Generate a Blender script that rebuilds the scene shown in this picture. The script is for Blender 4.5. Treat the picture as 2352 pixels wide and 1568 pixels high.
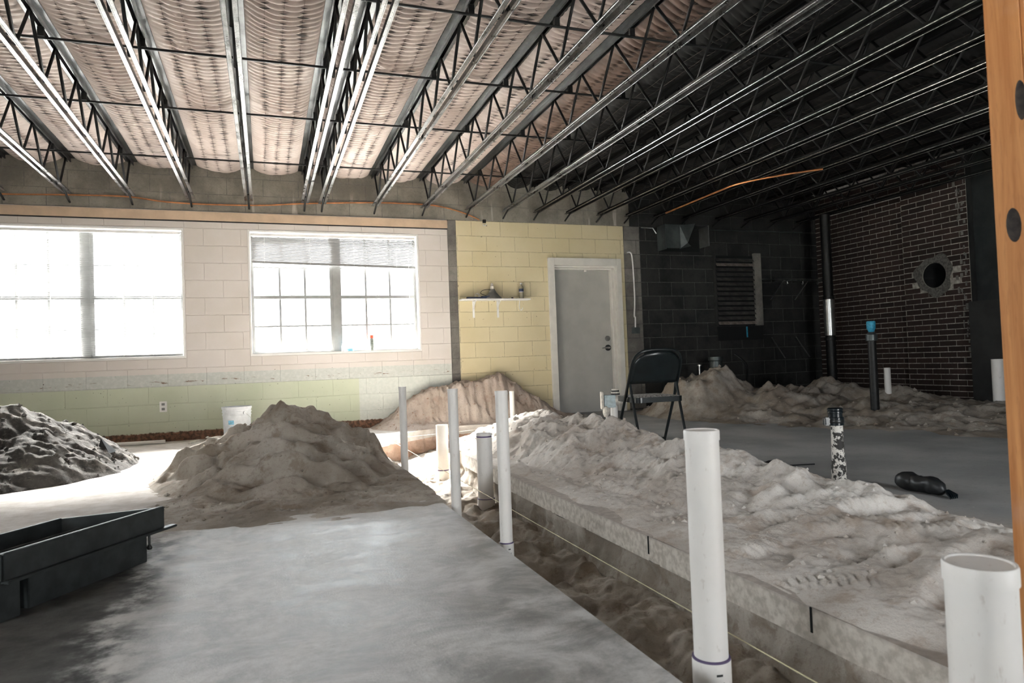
import bpy, bmesh, math, random
import numpy as np
from mathutils import Vector, Matrix

random.seed(7)
rng = np.random.default_rng(11)
scene = bpy.context.scene
for o in list(bpy.data.objects):
    bpy.data.objects.remove(o)
col = scene.collection

# ------------------------------------------------------------------ camera
HC = 0.78
YAW, PITCH, ROLL = 0.347024, 0.0273999, -0.036999
_f = Vector((math.sin(YAW)*math.cos(PITCH), math.cos(YAW)*math.cos(PITCH), math.sin(PITCH)))
_r0 = Vector((math.cos(YAW), -math.sin(YAW), 0)); _u0 = _r0.cross(_f)
_r = math.cos(ROLL)*_r0 + math.sin(ROLL)*_u0
_u = -math.sin(ROLL)*_r0 + math.cos(ROLL)*_u0
cam_d = bpy.data.cameras.new('camera'); cam = bpy.data.objects.new('camera', cam_d); col.objects.link(cam)
cam.matrix_world = Matrix(((_r.x, _u.x, -_f.x, 0), (_r.y, _u.y, -_f.y, 0), (_r.z, _u.z, -_f.z, HC), (0, 0, 0, 1)))
cam_d.sensor_width = 36.0; cam_d.lens = 24.0; cam_d.clip_start = 0.05; cam_d.clip_end = 200
cam_d.dof.use_dof = True; cam_d.dof.focus_distance = 5.5; cam_d.dof.aperture_fstop = 5.6
scene.camera = cam

# ------------------------------------------------------------------ sky, exposure
world = bpy.data.worlds.new('world'); scene.world = world
world.use_nodes = True
bg = world.node_tree.nodes['Background']
bg.inputs[0].default_value = (0.93, 0.97, 1.0, 1)
bg.inputs[1].default_value = 6.0
scene.view_settings.view_transform = 'Standard'
scene.view_settings.look = 'None'
scene.view_settings.gamma = 1.0
scene.view_settings.use_curve_mapping = False
scene.view_settings.exposure = 1.9

sun_d = bpy.data.lights.new('sun', 'SUN'); sun_d.energy = 62.0; sun_d.angle = math.radians(22); sun_d.color = (1.0, 0.97, 0.93)
sun = bpy.data.objects.new('sun', sun_d); col.objects.link(sun)
sun.rotation_euler = Vector((0.30, -1.0, -0.86)).to_track_quat('-Z', 'Y').to_euler()

W = 8.69            # face of the window wall
XL, XR = -4.4, 8.5  # left and right walls
YF = -1.5           # wall behind the camera
ZB = 2.66           # underside of the concrete beam
ZT = 3.30           # roof

def portal(name, loc, rot, sx, sy):
    d = bpy.data.lights.new(name, 'AREA'); d.shape = 'RECTANGLE'; d.size = sx; d.size_y = sy
    d.energy = 1.0; d.cycles.is_portal = True
    o = bpy.data.objects.new(name, d); o.location = loc; o.rotation_euler = rot; col.objects.link(o)
portal('sky_portal', (-1.88, W+0.27, 1.695), (math.radians(-90), 0, 0), 2.04, 1.51)
portal('sky_portal', (0.866, W+0.27, 1.695), (math.radians(-90), 0, 0), 2.06, 1.51)
portal('sky_portal', (XL-0.27, -0.2, 1.55), (0, math.radians(-90), 0), 1.5, 2.2)
portal('sky_portal', (3.4, YF-0.27, 1.05), (math.radians(90), 0, 0), 1.0, 2.1)

# ------------------------------------------------------------------ helpers
def tag(o, label=None, cat=None, group=None, kind=None):
    if label: o['label'] = label
    if cat: o['category'] = cat
    if group: o['group'] = group
    if kind: o['kind'] = kind
    return o

def empty(name, loc=(0, 0, 0), label=None, cat=None, group=None, kind=None):
    o = bpy.data.objects.new(name, None); o.location = loc; o.empty_display_size = 0.1
    col.objects.link(o)
    return tag(o, label, cat, group, kind)

def rootloc(p):
    v = Vector((0, 0, 0))
    while p is not None:
        v += p.location; p = p.parent
    return v

class MB:
    def __init__(s): s.v = []; s.f = []; s.mi = []; s.cur = 0; s.sm = []
    def add(s, vs, fs, smooth=False):
        n = len(s.v); s.v += [tuple(map(float, q)) for q in vs]
        for f in fs:
            s.f.append(tuple(i+n for i in f)); s.mi.append(s.cur); s.sm.append(smooth)
        return s
    def box(s, x0, x1, y0, y1, z0, z1):
        return s.add([(x0,y0,z0),(x1,y0,z0),(x1,y1,z0),(x0,y1,z0),(x0,y0,z1),(x1,y0,z1),(x1,y1,z1),(x0,y1,z1)],
              [(0,3,2,1),(4,5,6,7),(0,1,5,4),(1,2,6,5),(2,3,7,6),(3,0,4,7)])
    def obox(s, c, ax, ay, az, hx, hy, hz):
        c, ax, ay, az = map(Vector, (c, ax, ay, az)); vs = []
        for k in (-1, 1):
            for (i, j) in ((-1,-1),(1,-1),(1,1),(-1,1)):
                vs.append(c + ax*hx*i + ay*hy*j + az*hz*k)
        return s.add(vs, [(0,3,2,1),(4,5,6,7),(0,1,5,4),(1,2,6,5),(2,3,7,6),(3,0,4,7)])
    def bar(s, p0, p1, w, t, up=(0,0,1)):
        p0, p1 = Vector(p0), Vector(p1); d = (p1-p0); L = d.length; d.normalize()
        a = d.cross(Vector(up))
        if a.length < 1e-4: a = d.cross(Vector((1,0,0)))
        a.normalize(); b = a.cross(d)
        return s.obox((p0+p1)/2, d, a, b, L/2, w/2, t/2)
    def tube(s, pts, r, seg=8, caps=True, closed=False):
        pts = [Vector(p) for p in pts]; n = len(pts)
        rs = r if isinstance(r, (list, tuple)) else [r]*n
        ref = None; rings = []
        for i, p in enumerate(pts):
            if closed: d = pts[(i+1) % n]-pts[i-1]
            else: d = pts[min(i+1, n-1)]-pts[max(i-1, 0)]
            d.normalize()
            if ref is None:
                ref = d.cross(Vector((0,0,1)))
                if ref.length < 1e-3: ref = d.cross(Vector((1,0,0)))
            a = ref - d*ref.dot(d)
            if a.length < 1e-6: a = d.cross(Vector((0.3,1,0.2)))
            a.normalize(); ref = a; b = d.cross(a)
            rings.append([p + (a*math.cos(2*math.pi*k/seg) + b*math.sin(2*math.pi*k/seg))*rs[i] for k in range(seg)])
        vs = [q for rg in rings for q in rg]; fs = []
        m = n if closed else n-1
        for i in range(m):
            j = (i+1) % n
            for k in range(seg):
                fs.append((i*seg+k, i*seg+(k+1) % seg, j*seg+(k+1) % seg, j*seg+k))
        s.add(vs, fs, True)
        if caps and not closed:
            o = len(s.v)-len(vs)
            s.f.append(tuple(o+k for k in reversed(range(seg)))); s.mi.append(s.cur); s.sm.append(False)
            s.f.append(tuple(o+(n-1)*seg+k for k in range(seg))); s.mi.append(s.cur); s.sm.append(False)
        return s
    def lathe(s, prof, c=(0,0,0), seg=24, axis=None, lean=(0,0)):
        # prof: list of (r, z) ; axis z
        c = Vector(c); vs = []; fs = []
        for (r, z) in prof:
            for k in range(seg):
                a = 2*math.pi*k/seg
                vs.append((c.x + r*math.cos(a) + lean[0]*z, c.y + r*math.sin(a) + lean[1]*z, c.z+z))
        for i in range(len(prof)-1):
            for k in range(seg):
                fs.append((i*seg+k, i*seg+(k+1) % seg, (i+1)*seg+(k+1) % seg, (i+1)*seg+k))
        return s.add(vs, fs, True)
    def build(s, name, mat=None, parent=None, label=None, cat=None, group=None, kind=None, loc=None, bevel=0, sharp=True):
        L = rootloc(parent)
        own = Vector(loc) if loc is not None else Vector((0,0,0))
        me = bpy.data.meshes.new(name)
        off = L + own
        me.from_pydata([(x-off.x, y-off.y, z-off.z) for (x,y,z) in s.v], [], s.f)
        mats = mat if isinstance(mat, (list, tuple)) else [mat]
        for m in mats:
            if m: me.materials.append(m)
        me.polygons.foreach_set('material_index', s.mi)
        me.polygons.foreach_set('use_smooth', s.sm)
        if bevel:
            bm = bmesh.new(); bm.from_mesh(me)
            bmesh.ops.bevel(bm, geom=[e for e in bm.edges if len(e.link_faces) == 2 and e.calc_face_angle() > 0.6],
                            offset=bevel, segments=2, affect='EDGES', clamp_overlap=True)
            bm.to_mesh(me); bm.free()
        if any(s.sm) and sharp:
            me.set_sharp_from_angle(angle=math.radians(38))
        me.update()
        o = bpy.data.objects.new(name, me); col.objects.link(o); o.location = own
        if parent is not None: o.parent = parent
        return tag(o, label, cat, group, kind)

def link_copy(name, me, loc, parent, rot=None, scale=None):
    o = bpy.data.objects.new(name, me); col.objects.link(o); o.location = Vector(loc) - rootloc(parent)
    if parent is not None: o.parent = parent
    if rot is not None: o.rotation_euler = rot
    if scale is not None: o.scale = scale
    return o

# vectorised gradient noise
_perm = np.concatenate([rng.permutation(256)]*3)
_grad = rng.normal(size=(256, 2)); _grad /= np.linalg.norm(_grad, axis=1)[:, None]
def perlin(x, y, seed=0):
    x = np.asarray(x, float)+seed*17.31; y = np.asarray(y, float)+seed*9.77
    xi = np.floor(x).astype(int); yi = np.floor(y).astype(int); fx = x-xi; fy = y-yi
    def g(ix, iy, dx, dy):
        h = _perm[(_perm[ix & 255]+iy) & 255]; v = _grad[h]; return v[..., 0]*dx+v[..., 1]*dy
    u = fx**3*(fx*(fx*6-15)+10); v = fy**3*(fy*(fy*6-15)+10)
    a = g(xi, yi, fx, fy); b = g(xi+1, yi, fx-1, fy); c = g(xi, yi+1, fx, fy-1); d = g(xi+1, yi+1, fx-1, fy-1)
    return (a*(1-u)+b*u)*(1-v)+(c*(1-u)+d*u)*v*1.0
def fbm(x, y, o=4, seed=0, gain=0.5):
    s = 0; a = 1.0; f = 1.0
    for i in range(o):
        s = s+a*perlin(x*f, y*f, seed+i*3); a *= gain; f *= 2.03
    return s
def ridged(x, y, o=3, seed=0):
    s = 0; a = 1.0; f = 1.0
    for i in range(o):
        s = s+a*(1-np.abs(perlin(x*f, y*f, seed+i*5))*2.2); a *= 0.5; f *= 2.1
    return s
def sstep(a, b, x):
    t = np.clip((x-a)/(b-a), 0, 1); return t*t*(3-2*t)
def gau(x, y, cx, cy, sx, sy=None):
    sy = sy or sx
    return np.exp(-(((x-cx)/sx)**2+((y-cy)/sy)**2))

def heightfield(name, x0, x1, y0, y1, step, fn, mat, zmin=None, parent=None, loc=None, **kw):
    nx = int((x1-x0)/step)+1; ny = int((y1-y0)/step)+1
    xs = np.linspace(x0, x1, nx); ys = np.linspace(y0, y1, ny)
    X, Y = np.meshgrid(xs, ys); Z = fn(X, Y)
    off = rootloc(parent) + (Vector(loc) if loc else Vector((0,0,0)))
    idx = np.arange(nx*ny).reshape(ny, nx)
    q = np.stack([idx[:-1,:-1], idx[:-1,1:], idx[1:,1:], idx[1:,:-1]], -1).reshape(-1, 4)
    if zmin is not None:
        zz = Z.ravel()[q].max(1); q = q[zz > zmin]
    used = np.unique(q); remap = -np.ones(nx*ny, int); remap[used] = np.arange(len(used)); q = remap[q]
    V = np.stack([X.ravel()-off.x, Y.ravel()-off.y, Z.ravel()-off.z], 1)[used]
    me = bpy.data.meshes.new(name)
    me.vertices.add(len(V)); me.vertices.foreach_set('co', V.ravel())
    me.loops.add(q.size); me.loops.foreach_set('vertex_index', q.ravel())
    me.polygons.add(len(q)); me.polygons.foreach_set('loop_start', np.arange(len(q))*4)
    me.polygons.foreach_set('use_smooth', np.ones(len(q), bool))
    me.update(calc_edges=True)
    me.materials.append(mat)
    o = bpy.data.objects.new(name, me); col.objects.link(o)
    if loc: o.location = loc
    if parent is not None: o.parent = parent
    return tag(o, **kw)

# ------------------------------------------------------------------ materials
class NT:
    def __init__(s, name):
        s.m = bpy.data.materials.new(name); s.m.use_nodes = True; s.t = s.m.node_tree; s.n = s.t.nodes; s.l = s.t.links
        s.b = s.n['Principled BSDF']; s._pos = None
    def set(s, sock, v):
        if hasattr(v, 'is_output'): s.l.new(v, sock)
        elif isinstance(v, (tuple, list)):
            sock.default_value = (*v, 1) if len(v) == 3 and sock.type == 'RGBA' else v
        else: sock.default_value = v
    def pos(s):
        if s._pos is None: s._pos = s.n.new('ShaderNodeNewGeometry').outputs['Position']
        return s._pos
    def xyz(s):
        n = s.n.new('ShaderNodeSeparateXYZ'); s.l.new(s.pos(), n.inputs[0]); return n.outputs
    def obj(s):
        return s.n.new('ShaderNodeTexCoord').outputs['Object']
    def scaled(s, v, sc):
        n = s.n.new('ShaderNodeVectorMath'); n.operation = 'MULTIPLY'; s.l.new(v, n.inputs[0]); n.inputs[1].default_value = sc; return n.outputs[0]
    def math(s, op, a, b=0.0, clamp=False):
        n = s.n.new('ShaderNodeMath'); n.operation = op; n.use_clamp = clamp; s.set(n.inputs[0], a); s.set(n.inputs[1], b); return n.outputs[0]
    def ramp(s, v, a, b, lo=0.0, hi=1.0):
        n = s.n.new('ShaderNodeMapRange'); n.interpolation_type = 'SMOOTHSTEP'; s.set(n.inputs[0], v)
        n.inputs[1].default_value = a; n.inputs[2].default_value = b; n.inputs[3].default_value = lo; n.inputs[4].default_value = hi; return n.outputs[0]
    def noise(s, sc, detail=4, rough=0.55, vec=None, dist=0.0):
        n = s.n.new('ShaderNodeTexNoise'); n.inputs['Scale'].default_value = sc; n.inputs['Detail'].default_value = detail
        n.inputs['Roughness'].default_value = rough; n.inputs['Distortion'].default_value = dist
        s.l.new(vec if vec is not None else s.pos(), n.inputs['Vector']); return n.outputs[0]
    def voro(s, sc, vec=None, feat='F1'):
        n = s.n.new('ShaderNodeTexVoronoi'); n.feature = feat; n.inputs['Scale'].default_value = sc
        s.l.new(vec if vec is not None else s.pos(), n.inputs['Vector']); return n.outputs[0]
    def mix(s, f, a, b):
        n = s.n.new('ShaderNodeMix'); n.data_type = 'RGBA'; s.set(n.inputs[0], f); s.set(n.inputs[6], a); s.set(n.inputs[7], b); return n.outputs[2]
    def random(s):
        return s.n.new('ShaderNodeObjectInfo').outputs['Random']
    def bump(s, h, strength=0.3, dist=0.01, prev=None):
        n = s.n.new('ShaderNodeBump'); n.inputs['Strength'].default_value = strength; n.inputs['Distance'].default_value = dist
        s.l.new(h, n.inputs['Height'])
        if prev is not None: s.l.new(prev, n.inputs['Normal'])
        s.l.new(n.outputs[0], s.b.inputs['Normal']); return n.outputs[0]
    def out(s, color=None, rough=None, metal=None, spec=None):
        if color is not None: s.set(s.b.inputs['Base Color'], color)
        if rough is not None: s.set(s.b.inputs['Roughness'], rough)
        if metal is not None: s.set(s.b.inputs['Metallic'], metal)
        if spec is not None: s.set(s.b.inputs['Specular IOR Level'], spec)
        return s.m

def srgb(r, g, b):
    f = lambda c: (c/255/12.92 if c/255 <= 0.04045 else ((c/255+0.055)/1.055)**2.4)
    return (f(r), f(g), f(b))

def simple(name, c, rough=0.6, metal=0.0, var=0.15, sc=12.0, bump=0.0, bsc=60.0, bdist=0.003, spec=None):
    t = NT(name)
    n = t.noise(sc, 4)
    dark = tuple(q*(1-var) for q in c); lite = tuple(min(1, q*(1+var)) for q in c)
    color = t.mix(t.ramp(n, 0.3, 0.7), dark, lite)
    if bump: t.bump(t.noise(bsc, 4), bump, bdist)
    return t.out(color, rough, metal, spec)

def sand_mat(name, light, dark, sub, rough=0.95, bump=0.6):
    t = NT(name)
    n1 = t.noise(2.2, 5); n2 = t.noise(38, 4, 0.7); n3 = t.noise(210, 2, 0.7)
    c = t.mix(t.ramp(n1, 0.36, 0.66), dark, light)
    c = t.mix(t.math('MULTIPLY', t.ramp(n2, 0.5, 0.72), 0.5), c, sub)
    c = t.mix(t.math('MULTIPLY', t.ramp(n3, 0.55, 0.75), 0.3), c, tuple(q*0.55 for q in dark))
    c = t.mix(t.math('MULTIPLY', t.ramp(t.noise(5.0, 6, 0.68), 0.52, 0.64), 0.6), c, sub)
    h = t.math('ADD', t.math('MULTIPLY', n2, 0.7), t.math('MULTIPLY', n3, 0.3))
    b1 = t.bump(h, min(1, bump*0.7), 0.014)
    t.bump(t.noise(95, 4, 0.75), min(1, bump*0.7), 0.006, b1)
    return t.out(c, rough, 0, 0.2)

M = {}
M['sand'] = sand_mat('pale_sand', (0.70, 0.67, 0.63), (0.52, 0.48, 0.435), (0.38, 0.30, 0.235), bump=0.6)
M['sand_brown'] = sand_mat('brown_sand', (0.46, 0.42, 0.372), (0.25, 0.212, 0.172), (0.20, 0.152, 0.11), bump=0.6)
M['sand_pink'] = sand_mat('pinkish_sand', (0.57, 0.50, 0.445), (0.44, 0.365, 0.31), (0.33, 0.24, 0.19), bump=0.8)
M['soil'] = sand_mat('dark_soil', (0.115, 0.107, 0.098), (0.050, 0.045, 0.041), (0.19, 0.17, 0.15), bump=0.9)
M['sand_red'] = sand_mat('reddish_sand', (0.52, 0.39, 0.32), (0.42, 0.28, 0.21), (0.30, 0.18, 0.12))

def floor_left_mat():
    t = NT('floor_concrete_dusty')
    x, y, z = t.xyz()
    n1 = t.noise(1.6, 6, 0.6); n2 = t.noise(9, 6, 0.65); n3 = t.noise(120, 3, 0.7)
    wob = t.math('MULTIPLY', t.math('SUBTRACT', n1, 0.5), 0.7)
    wob2 = t.math('MULTIPLY', t.math('SUBTRACT', n2, 0.5), 0.35)
    w = t.math('ADD', wob, wob2)
    # newer slab strip: x > -0.36
    slab = t.ramp(t.math('ADD', x, t.math('MULTIPLY', w, 0.45)), -0.52, -0.26)
    scuff = t.noise(3.2, 8, 0.72, t.scaled(t.pos(), (1.0, 1.5, 1.0)), 0.4)
    slabc = t.mix(t.ramp(scuff, 0.36, 0.64), (0.27, 0.275, 0.27), (0.62, 0.625, 0.62))
    oldc = t.mix(t.ramp(n2, 0.35, 0.68), (0.055, 0.054, 0.051), (0.11, 0.107, 0.102))
    c = t.mix(slab, oldc, slabc)
    # white dust smear along the joint
    ax = t.math('ABSOLUTE', t.math('ADD', t.math('ADD', x, 0.42), t.math('MULTIPLY', w, 0.6)))
    sm = t.math('MULTIPLY', t.ramp(ax, 0.0, 0.14, 0.8, 0.0), t.ramp(n2, 0.38, 0.66))
    c = t.mix(sm, c, (0.66, 0.65, 0.63))
    # sand and dust beyond
    far = t.ramp(t.math('ADD', y, t.math('MULTIPLY', w, 1.2)), 3.45, 3.95)
    c = t.mix(t.math('MULTIPLY', far, 0.94), c, t.mix(t.ramp(n2, 0.3, 0.7), (0.50, 0.46, 0.42), (0.66, 0.63, 0.60)))
    c = t.mix(t.math('MULTIPLY', t.ramp(n3, 0.58, 0.75), 0.25), c, (0.12, 0.11, 0.10))
    ro = t.math('ADD', t.math('ADD', t.math('MULTIPLY', far, 0.4), t.math('MULTIPLY', t.math('SUBTRACT', 1.0, slab), 0.3)), t.ramp(scuff, 0.3, 0.7, 0.42, 0.62))
    h = t.math('ADD', t.math('MULTIPLY', n3, 0.35), t.math('MULTIPLY', t.math('MULTIPLY', n2, far), 1.6))
    t.bump(h, 0.22, 0.012)
    return t.out(c, ro, 0, 0.3)
M['floor_left'] = floor_left_mat()

def floor_right_mat():
    t = NT('floor_concrete_grey')
    n1 = t.noise(1.3, 5); n2 = t.noise(30, 4); n3 = t.noise(260, 2, 0.7)
    c = t.mix(t.ramp(n1, 0.35, 0.7), (0.30, 0.308, 0.305), (0.44, 0.445, 0.44))
    c = t.mix(t.math('MULTIPLY', t.ramp(n3, 0.60, 0.72), t.ramp(n1, 0.4, 0.62)), c, (0.62, 0.62, 0.60))
    c = t.mix(t.math('MULTIPLY', t.ramp(n2, 0.55, 0.75), 0.4), c, (0.16, 0.15, 0.14))
    x, y, z = t.xyz()
    c = t.mix(t.math('MULTIPLY', t.ramp(t.math('ADD', x, t.math('MULTIPLY', n1, 0.6)), 3.45, 3.05), t.ramp(y, 6.6, 6.2)), c, t.mix(t.ramp(n2, 0.35, 0.65), (0.40, 0.36, 0.32), (0.52, 0.475, 0.43)))
    # broken edge of the slab is pale
    c = t.mix(t.ramp(z, -0.012, -0.002, 1.0, 0.0), c, t.mix(t.ramp(n2, 0.35, 0.65), (0.42, 0.38, 0.33), (0.62, 0.58, 0.52)))
    t.bump(t.math('ADD', n3, n2), 0.25, 0.006)
    return t.out(c, 0.75, 0, 0.4)
M['floor_right'] = floor_right_mat()

def wall_pink_mat():
    t = NT('painted_block_pink_green')
    x, y, z = t.xyz()
    n1 = t.noise(1.8, 4); n2 = t.noise(26, 4); n3 = t.noise(140, 3)
    nl = t.noise(7, 5, 0.65, t.scaled(t.pos(), (1, 1, 5)))
    e = t.math('MULTIPLY', t.math('SUBTRACT', n2, 0.5), 0.012)
    zz = t.math('ADD', z, e)
    pink = t.mix(t.ramp(n1, 0.35, 0.65), (0.60, 0.555, 0.515), (0.635, 0.59, 0.56))
    band = t.mix(t.ramp(n2, 0.4, 0.7), (0.50, 0.52, 0.49), (0.57, 0.58, 0.55))
    rust = t.math('MULTIPLY', t.ramp(nl, 0.57, 0.66), t.math('MULTIPLY', t.ramp(z, 0.645, 0.665), t.ramp(z, 0.685, 0.705, 1.0, 0.0)))
    band = t.mix(rust, band, (0.17, 0.10, 0.06))
    green = t.mix(t.ramp(n1, 0.3, 0.7), (0.49, 0.53, 0.40), (0.55, 0.58, 0.455))
    pale = t.mix(t.ramp(n2, 0.3, 0.7), (0.54, 0.57, 0.53), (0.60, 0.62, 0.58))
    low = t.mix(t.ramp(x, 1.085, 1.095), green, pale)
    base = t.mix(t.ramp(n2, 0.35, 0.65), (0.085, 0.05, 0.032), (0.26, 0.13, 0.075))
    c = t.mix(t.ramp(zz, 0.764, 0.769), band, pink)
    c = t.mix(t.ramp(zz, 0.618, 0.628), low, c)
    zb = t.math('ADD', z, t.math('MULTIPLY', t.math('SUBTRACT', n2, 0.5), 0.05))
    c = t.mix(t.ramp(zb, 0.098, 0.112), base, c)
    spots = t.math('MULTIPLY', t.ramp(t.noise(42, 2), 0.70, 0.73), t.ramp(z, 0.80, 0.78, 0.0, 1.0))
    c = t.mix(spots, c, (0.10, 0.09, 0.08))
    t.bump(t.math('ADD', n3, n2), 0.12, 0.004)
    return t.out(c, 0.7, 0, 0.35)
M['wall_pink'] = wall_pink_mat()

def wall_yellow_mat():
    t = NT('painted_block_yellow')
    n1 = t.noise(1.4, 4); n2 = t.noise(40, 4); n3 = t.noise(170, 3)
    c = t.mix(t.ramp(n1, 0.3, 0.7), (0.61, 0.525, 0.325), (0.66, 0.58, 0.385))
    c = t.mix(t.ramp(t.noise(28, 2), 0.735, 0.76), c, (0.25, 0.20, 0.14))
    t.bump(t.math('ADD', n3, n2), 0.16, 0.004)
    return t.out(c, 0.6, 0, 0.4)
M['wall_yellow'] = wall_yellow_mat()

def block_grey(name, a, b, bump=0.4):
    t = NT(name)
    n1 = t.noise(2.6, 6, 0.65); n2 = t.noise(60, 4, 0.7)
    r = t.random()
    c = t.mix(t.ramp(n1, 0.35, 0.65), a, b)
    c = t.mix(t.math('MULTIPLY', r, 0.35), c, tuple(q*0.5 for q in a))
    c = t.mix(t.math('MULTIPLY', t.ramp(n2, 0.5, 0.75), 0.4), c, tuple(q*0.4 for q in a))
    t.bump(n2, bump, 0.006)
    return t.out(c, 0.85, 0, 0.3)
M['block_dark'] = block_grey('sooty_block', (0.017, 0.0175, 0.017), (0.038, 0.038, 0.036))
M['block_strip'] = block_grey('bare_block', (0.14, 0.13, 0.12), (0.26, 0.245, 0.22), 0.7)
def beam_mat():
    t = NT('bare_concrete_beam')
    x, y, z = t.xyz()
    n1 = t.noise(2.6, 6, 0.65); n2 = t.noise(60, 4, 0.7)
    st = t.noise(7, 3, 0.6, t.scaled(t.pos(), (1, 1, 0.10)))
    c = t.mix(t.ramp(n1, 0.35, 0.65), (0.17, 0.158, 0.132), (0.28, 0.262, 0.222))
    c = t.mix(t.math('MULTIPLY', t.ramp(n2, 0.5, 0.75), 0.4), c, (0.08, 0.072, 0.06))
    c = t.mix(t.math('MULTIPLY', t.ramp(st, 0.60, 0.66), t.ramp(z, 3.0, 2.75)), c, (0.40, 0.37, 0.32))
    t.bump(n2, 0.5, 0.006)
    return t.out(c, 0.85, 0, 0.3)
M['beam_old'] = block_grey('bare_concrete_beam', (0.17, 0.158, 0.132), (0.28, 0.262, 0.222), 0.5)
M['beam'] = beam_mat()
M['mortar_light'] = simple('mortar_light', (0.56, 0.54, 0.50), 0.9, var=0.2, sc=30)
M['mortar_dark'] = simple('mortar_dark', (0.07, 0.07, 0.066), 0.9, var=0.3, sc=30)
M['mortar_strip'] = simple('mortar_strip', (0.16, 0.15, 0.14), 0.9, var=0.3, sc=30)
M['mortar_yellow'] = simple('mortar_yellow', (0.50, 0.44, 0.30), 0.8, var=0.2, sc=30)
M['mortar_pink'] = M['wall_pink']
M['mortar_brick'] = simple('brick_mortar', (0.34, 0.315, 0.28), 0.95, var=0.35, sc=26, bump=0.5)
def brick_mat():
    t = NT('dark_red_brick')
    n = t.noise(45, 4, 0.7); r = t.random()
    c = t.mix(r, (0.026, 0.018, 0.0155), (0.050, 0.031, 0.025))
    c = t.mix(t.math('MULTIPLY', t.ramp(n, 0.45, 0.75), 0.5), c, (0.018, 0.014, 0.013))
    t.bump(n, 0.4, 0.004)
    return t.out(c, 0.85, 0, 0.3)
M['brick'] = brick_mat()
M['tan'] = simple('tan_board', (0.55, 0.41, 0.29), 0.65, var=0.1, sc=6, bump=0.1)
M['white_paint'] = simple('white_paint', (0.74, 0.73, 0.71), 0.5, var=0.05, sc=5)
M['frame_grey'] = simple('window_frame_grey', (0.24, 0.24, 0.235), 0.5, var=0.08)
M['door_grey'] = simple('door_paint', (0.42, 0.415, 0.385), 0.5, var=0.06, sc=4, bump=0.06)
M['door_trim'] = simple('door_trim_paint', (0.68, 0.66, 0.61), 0.5, var=0.06, sc=6, bump=0.06)
M['black_metal'] = simple('black_metal', (0.012, 0.013, 0.013), 0.35, 0.0, var=0.2)
M['chrome'] = simple('dull_chrome', (0.55, 0.55, 0.54), 0.3, 0.9, var=0.1)
M['copper'] = simple('copper_pipe', (0.62, 0.27, 0.12), 0.35, 0.9, var=0.25, sc=9)
M['dark_pipe'] = simple('black_iron', (0.009, 0.009, 0.009), 0.5, 0.2, var=0.4, sc=30, bump=0.3)
M['galv'] = simple('galvanised_sheet', (0.10, 0.115, 0.115), 0.45, 0.6, var=0.25, sc=6)
M['slat'] = None

def joist_mat():
    t = NT('joist_steel')
    n1 = t.noise(5, 5, 0.65); n2 = t.noise(90, 3)
    c = t.mix(t.ramp(n1, 0.35, 0.7), (0.045, 0.047, 0.046), (0.13, 0.13, 0.128))
    c = t.mix(t.math('MULTIPLY', t.ramp(n2, 0.55, 0.7), 0.4), c, (0.02, 0.02, 0.02))
    t.bump(n2, 0.12, 0.002)
    return t.out(c, t.ramp(n1, 0.3, 0.7, 0.28, 0.42), 0.65, 0.6)
M['joist'] = joist_mat()
M['joist_web'] = simple('web_steel', (0.007, 0.0075, 0.0075), 0.55, 0.2, var=0.4, sc=20)

def chord_mat():
    t = NT('chord_steel')
    n1 = t.noise(8, 5, 0.65); n2 = t.noise(120, 3)
    c = t.mix(t.ramp(n1, 0.35, 0.7), (0.11, 0.11, 0.108), (0.26, 0.255, 0.25))
    c = t.mix(t.math('MULTIPLY', t.ramp(n2, 0.5, 0.66), 0.7), c, (0.04, 0.04, 0.04))
    t.bump(n2, 0.12, 0.002)
    return t.out(c, t.ramp(n1, 0.3, 0.7, 0.25, 0.40), 0.75, 0.6)
M['chord'] = chord_mat()

def insul_mat():
    t = NT('insulation_facing')
    n1 = t.noise(2.5, 5); n2 = t.noise(34, 4, 0.7)
    c = t.mix(t.ramp(n1, 0.3, 0.7), (0.50, 0.41, 0.365), (0.59, 0.505, 0.46))
    c = t.mix(t.math('MULTIPLY', t.ramp(n2, 0.58, 0.8), 0.5), c, (0.30, 0.20, 0.15))
    t.bump(n2, 0.2, 0.004)
    return t.out(c, 0.62, 0, 0.35)
M['insul'] = insul_mat()
M['insul_half_shade'] = simple('half_shaded_facing', (0.20, 0.135, 0.105), 0.65, var=0.25, sc=5, bump=0.2, bsc=34)  # facing browned where the ceiling light fades, shade put into the colour
M['insul_full_shade'] = simple('fully_shaded_facing', (0.009, 0.0085, 0.008), 0.8, var=0.4, sc=5, bump=0.2, bsc=34)  # near-black facing for the unlit right bays, shade put into the colour
M['chord_highlight'] = simple('highlight_steel_edge', (0.30, 0.30, 0.30), 0.25, 0.9, var=0.6, sc=40)  # bright bead along the chord edge, a highlight put into the colour
M['chord_shaded'] = simple('shaded_chord_steel', (0.004, 0.004, 0.004), 0.5, 0.0, var=0.5, sc=60, spec=0.25)  # shaded copy of the chord steel for the unlit right side
M['pit_shade'] = simple('dark_pit_shade', (0.035, 0.026, 0.022), 0.9)  # dark colour for the shadowed pits of the quilting
M['cord'] = simple('netting_cord', (0.16, 0.12, 0.10), 0.8)

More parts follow.
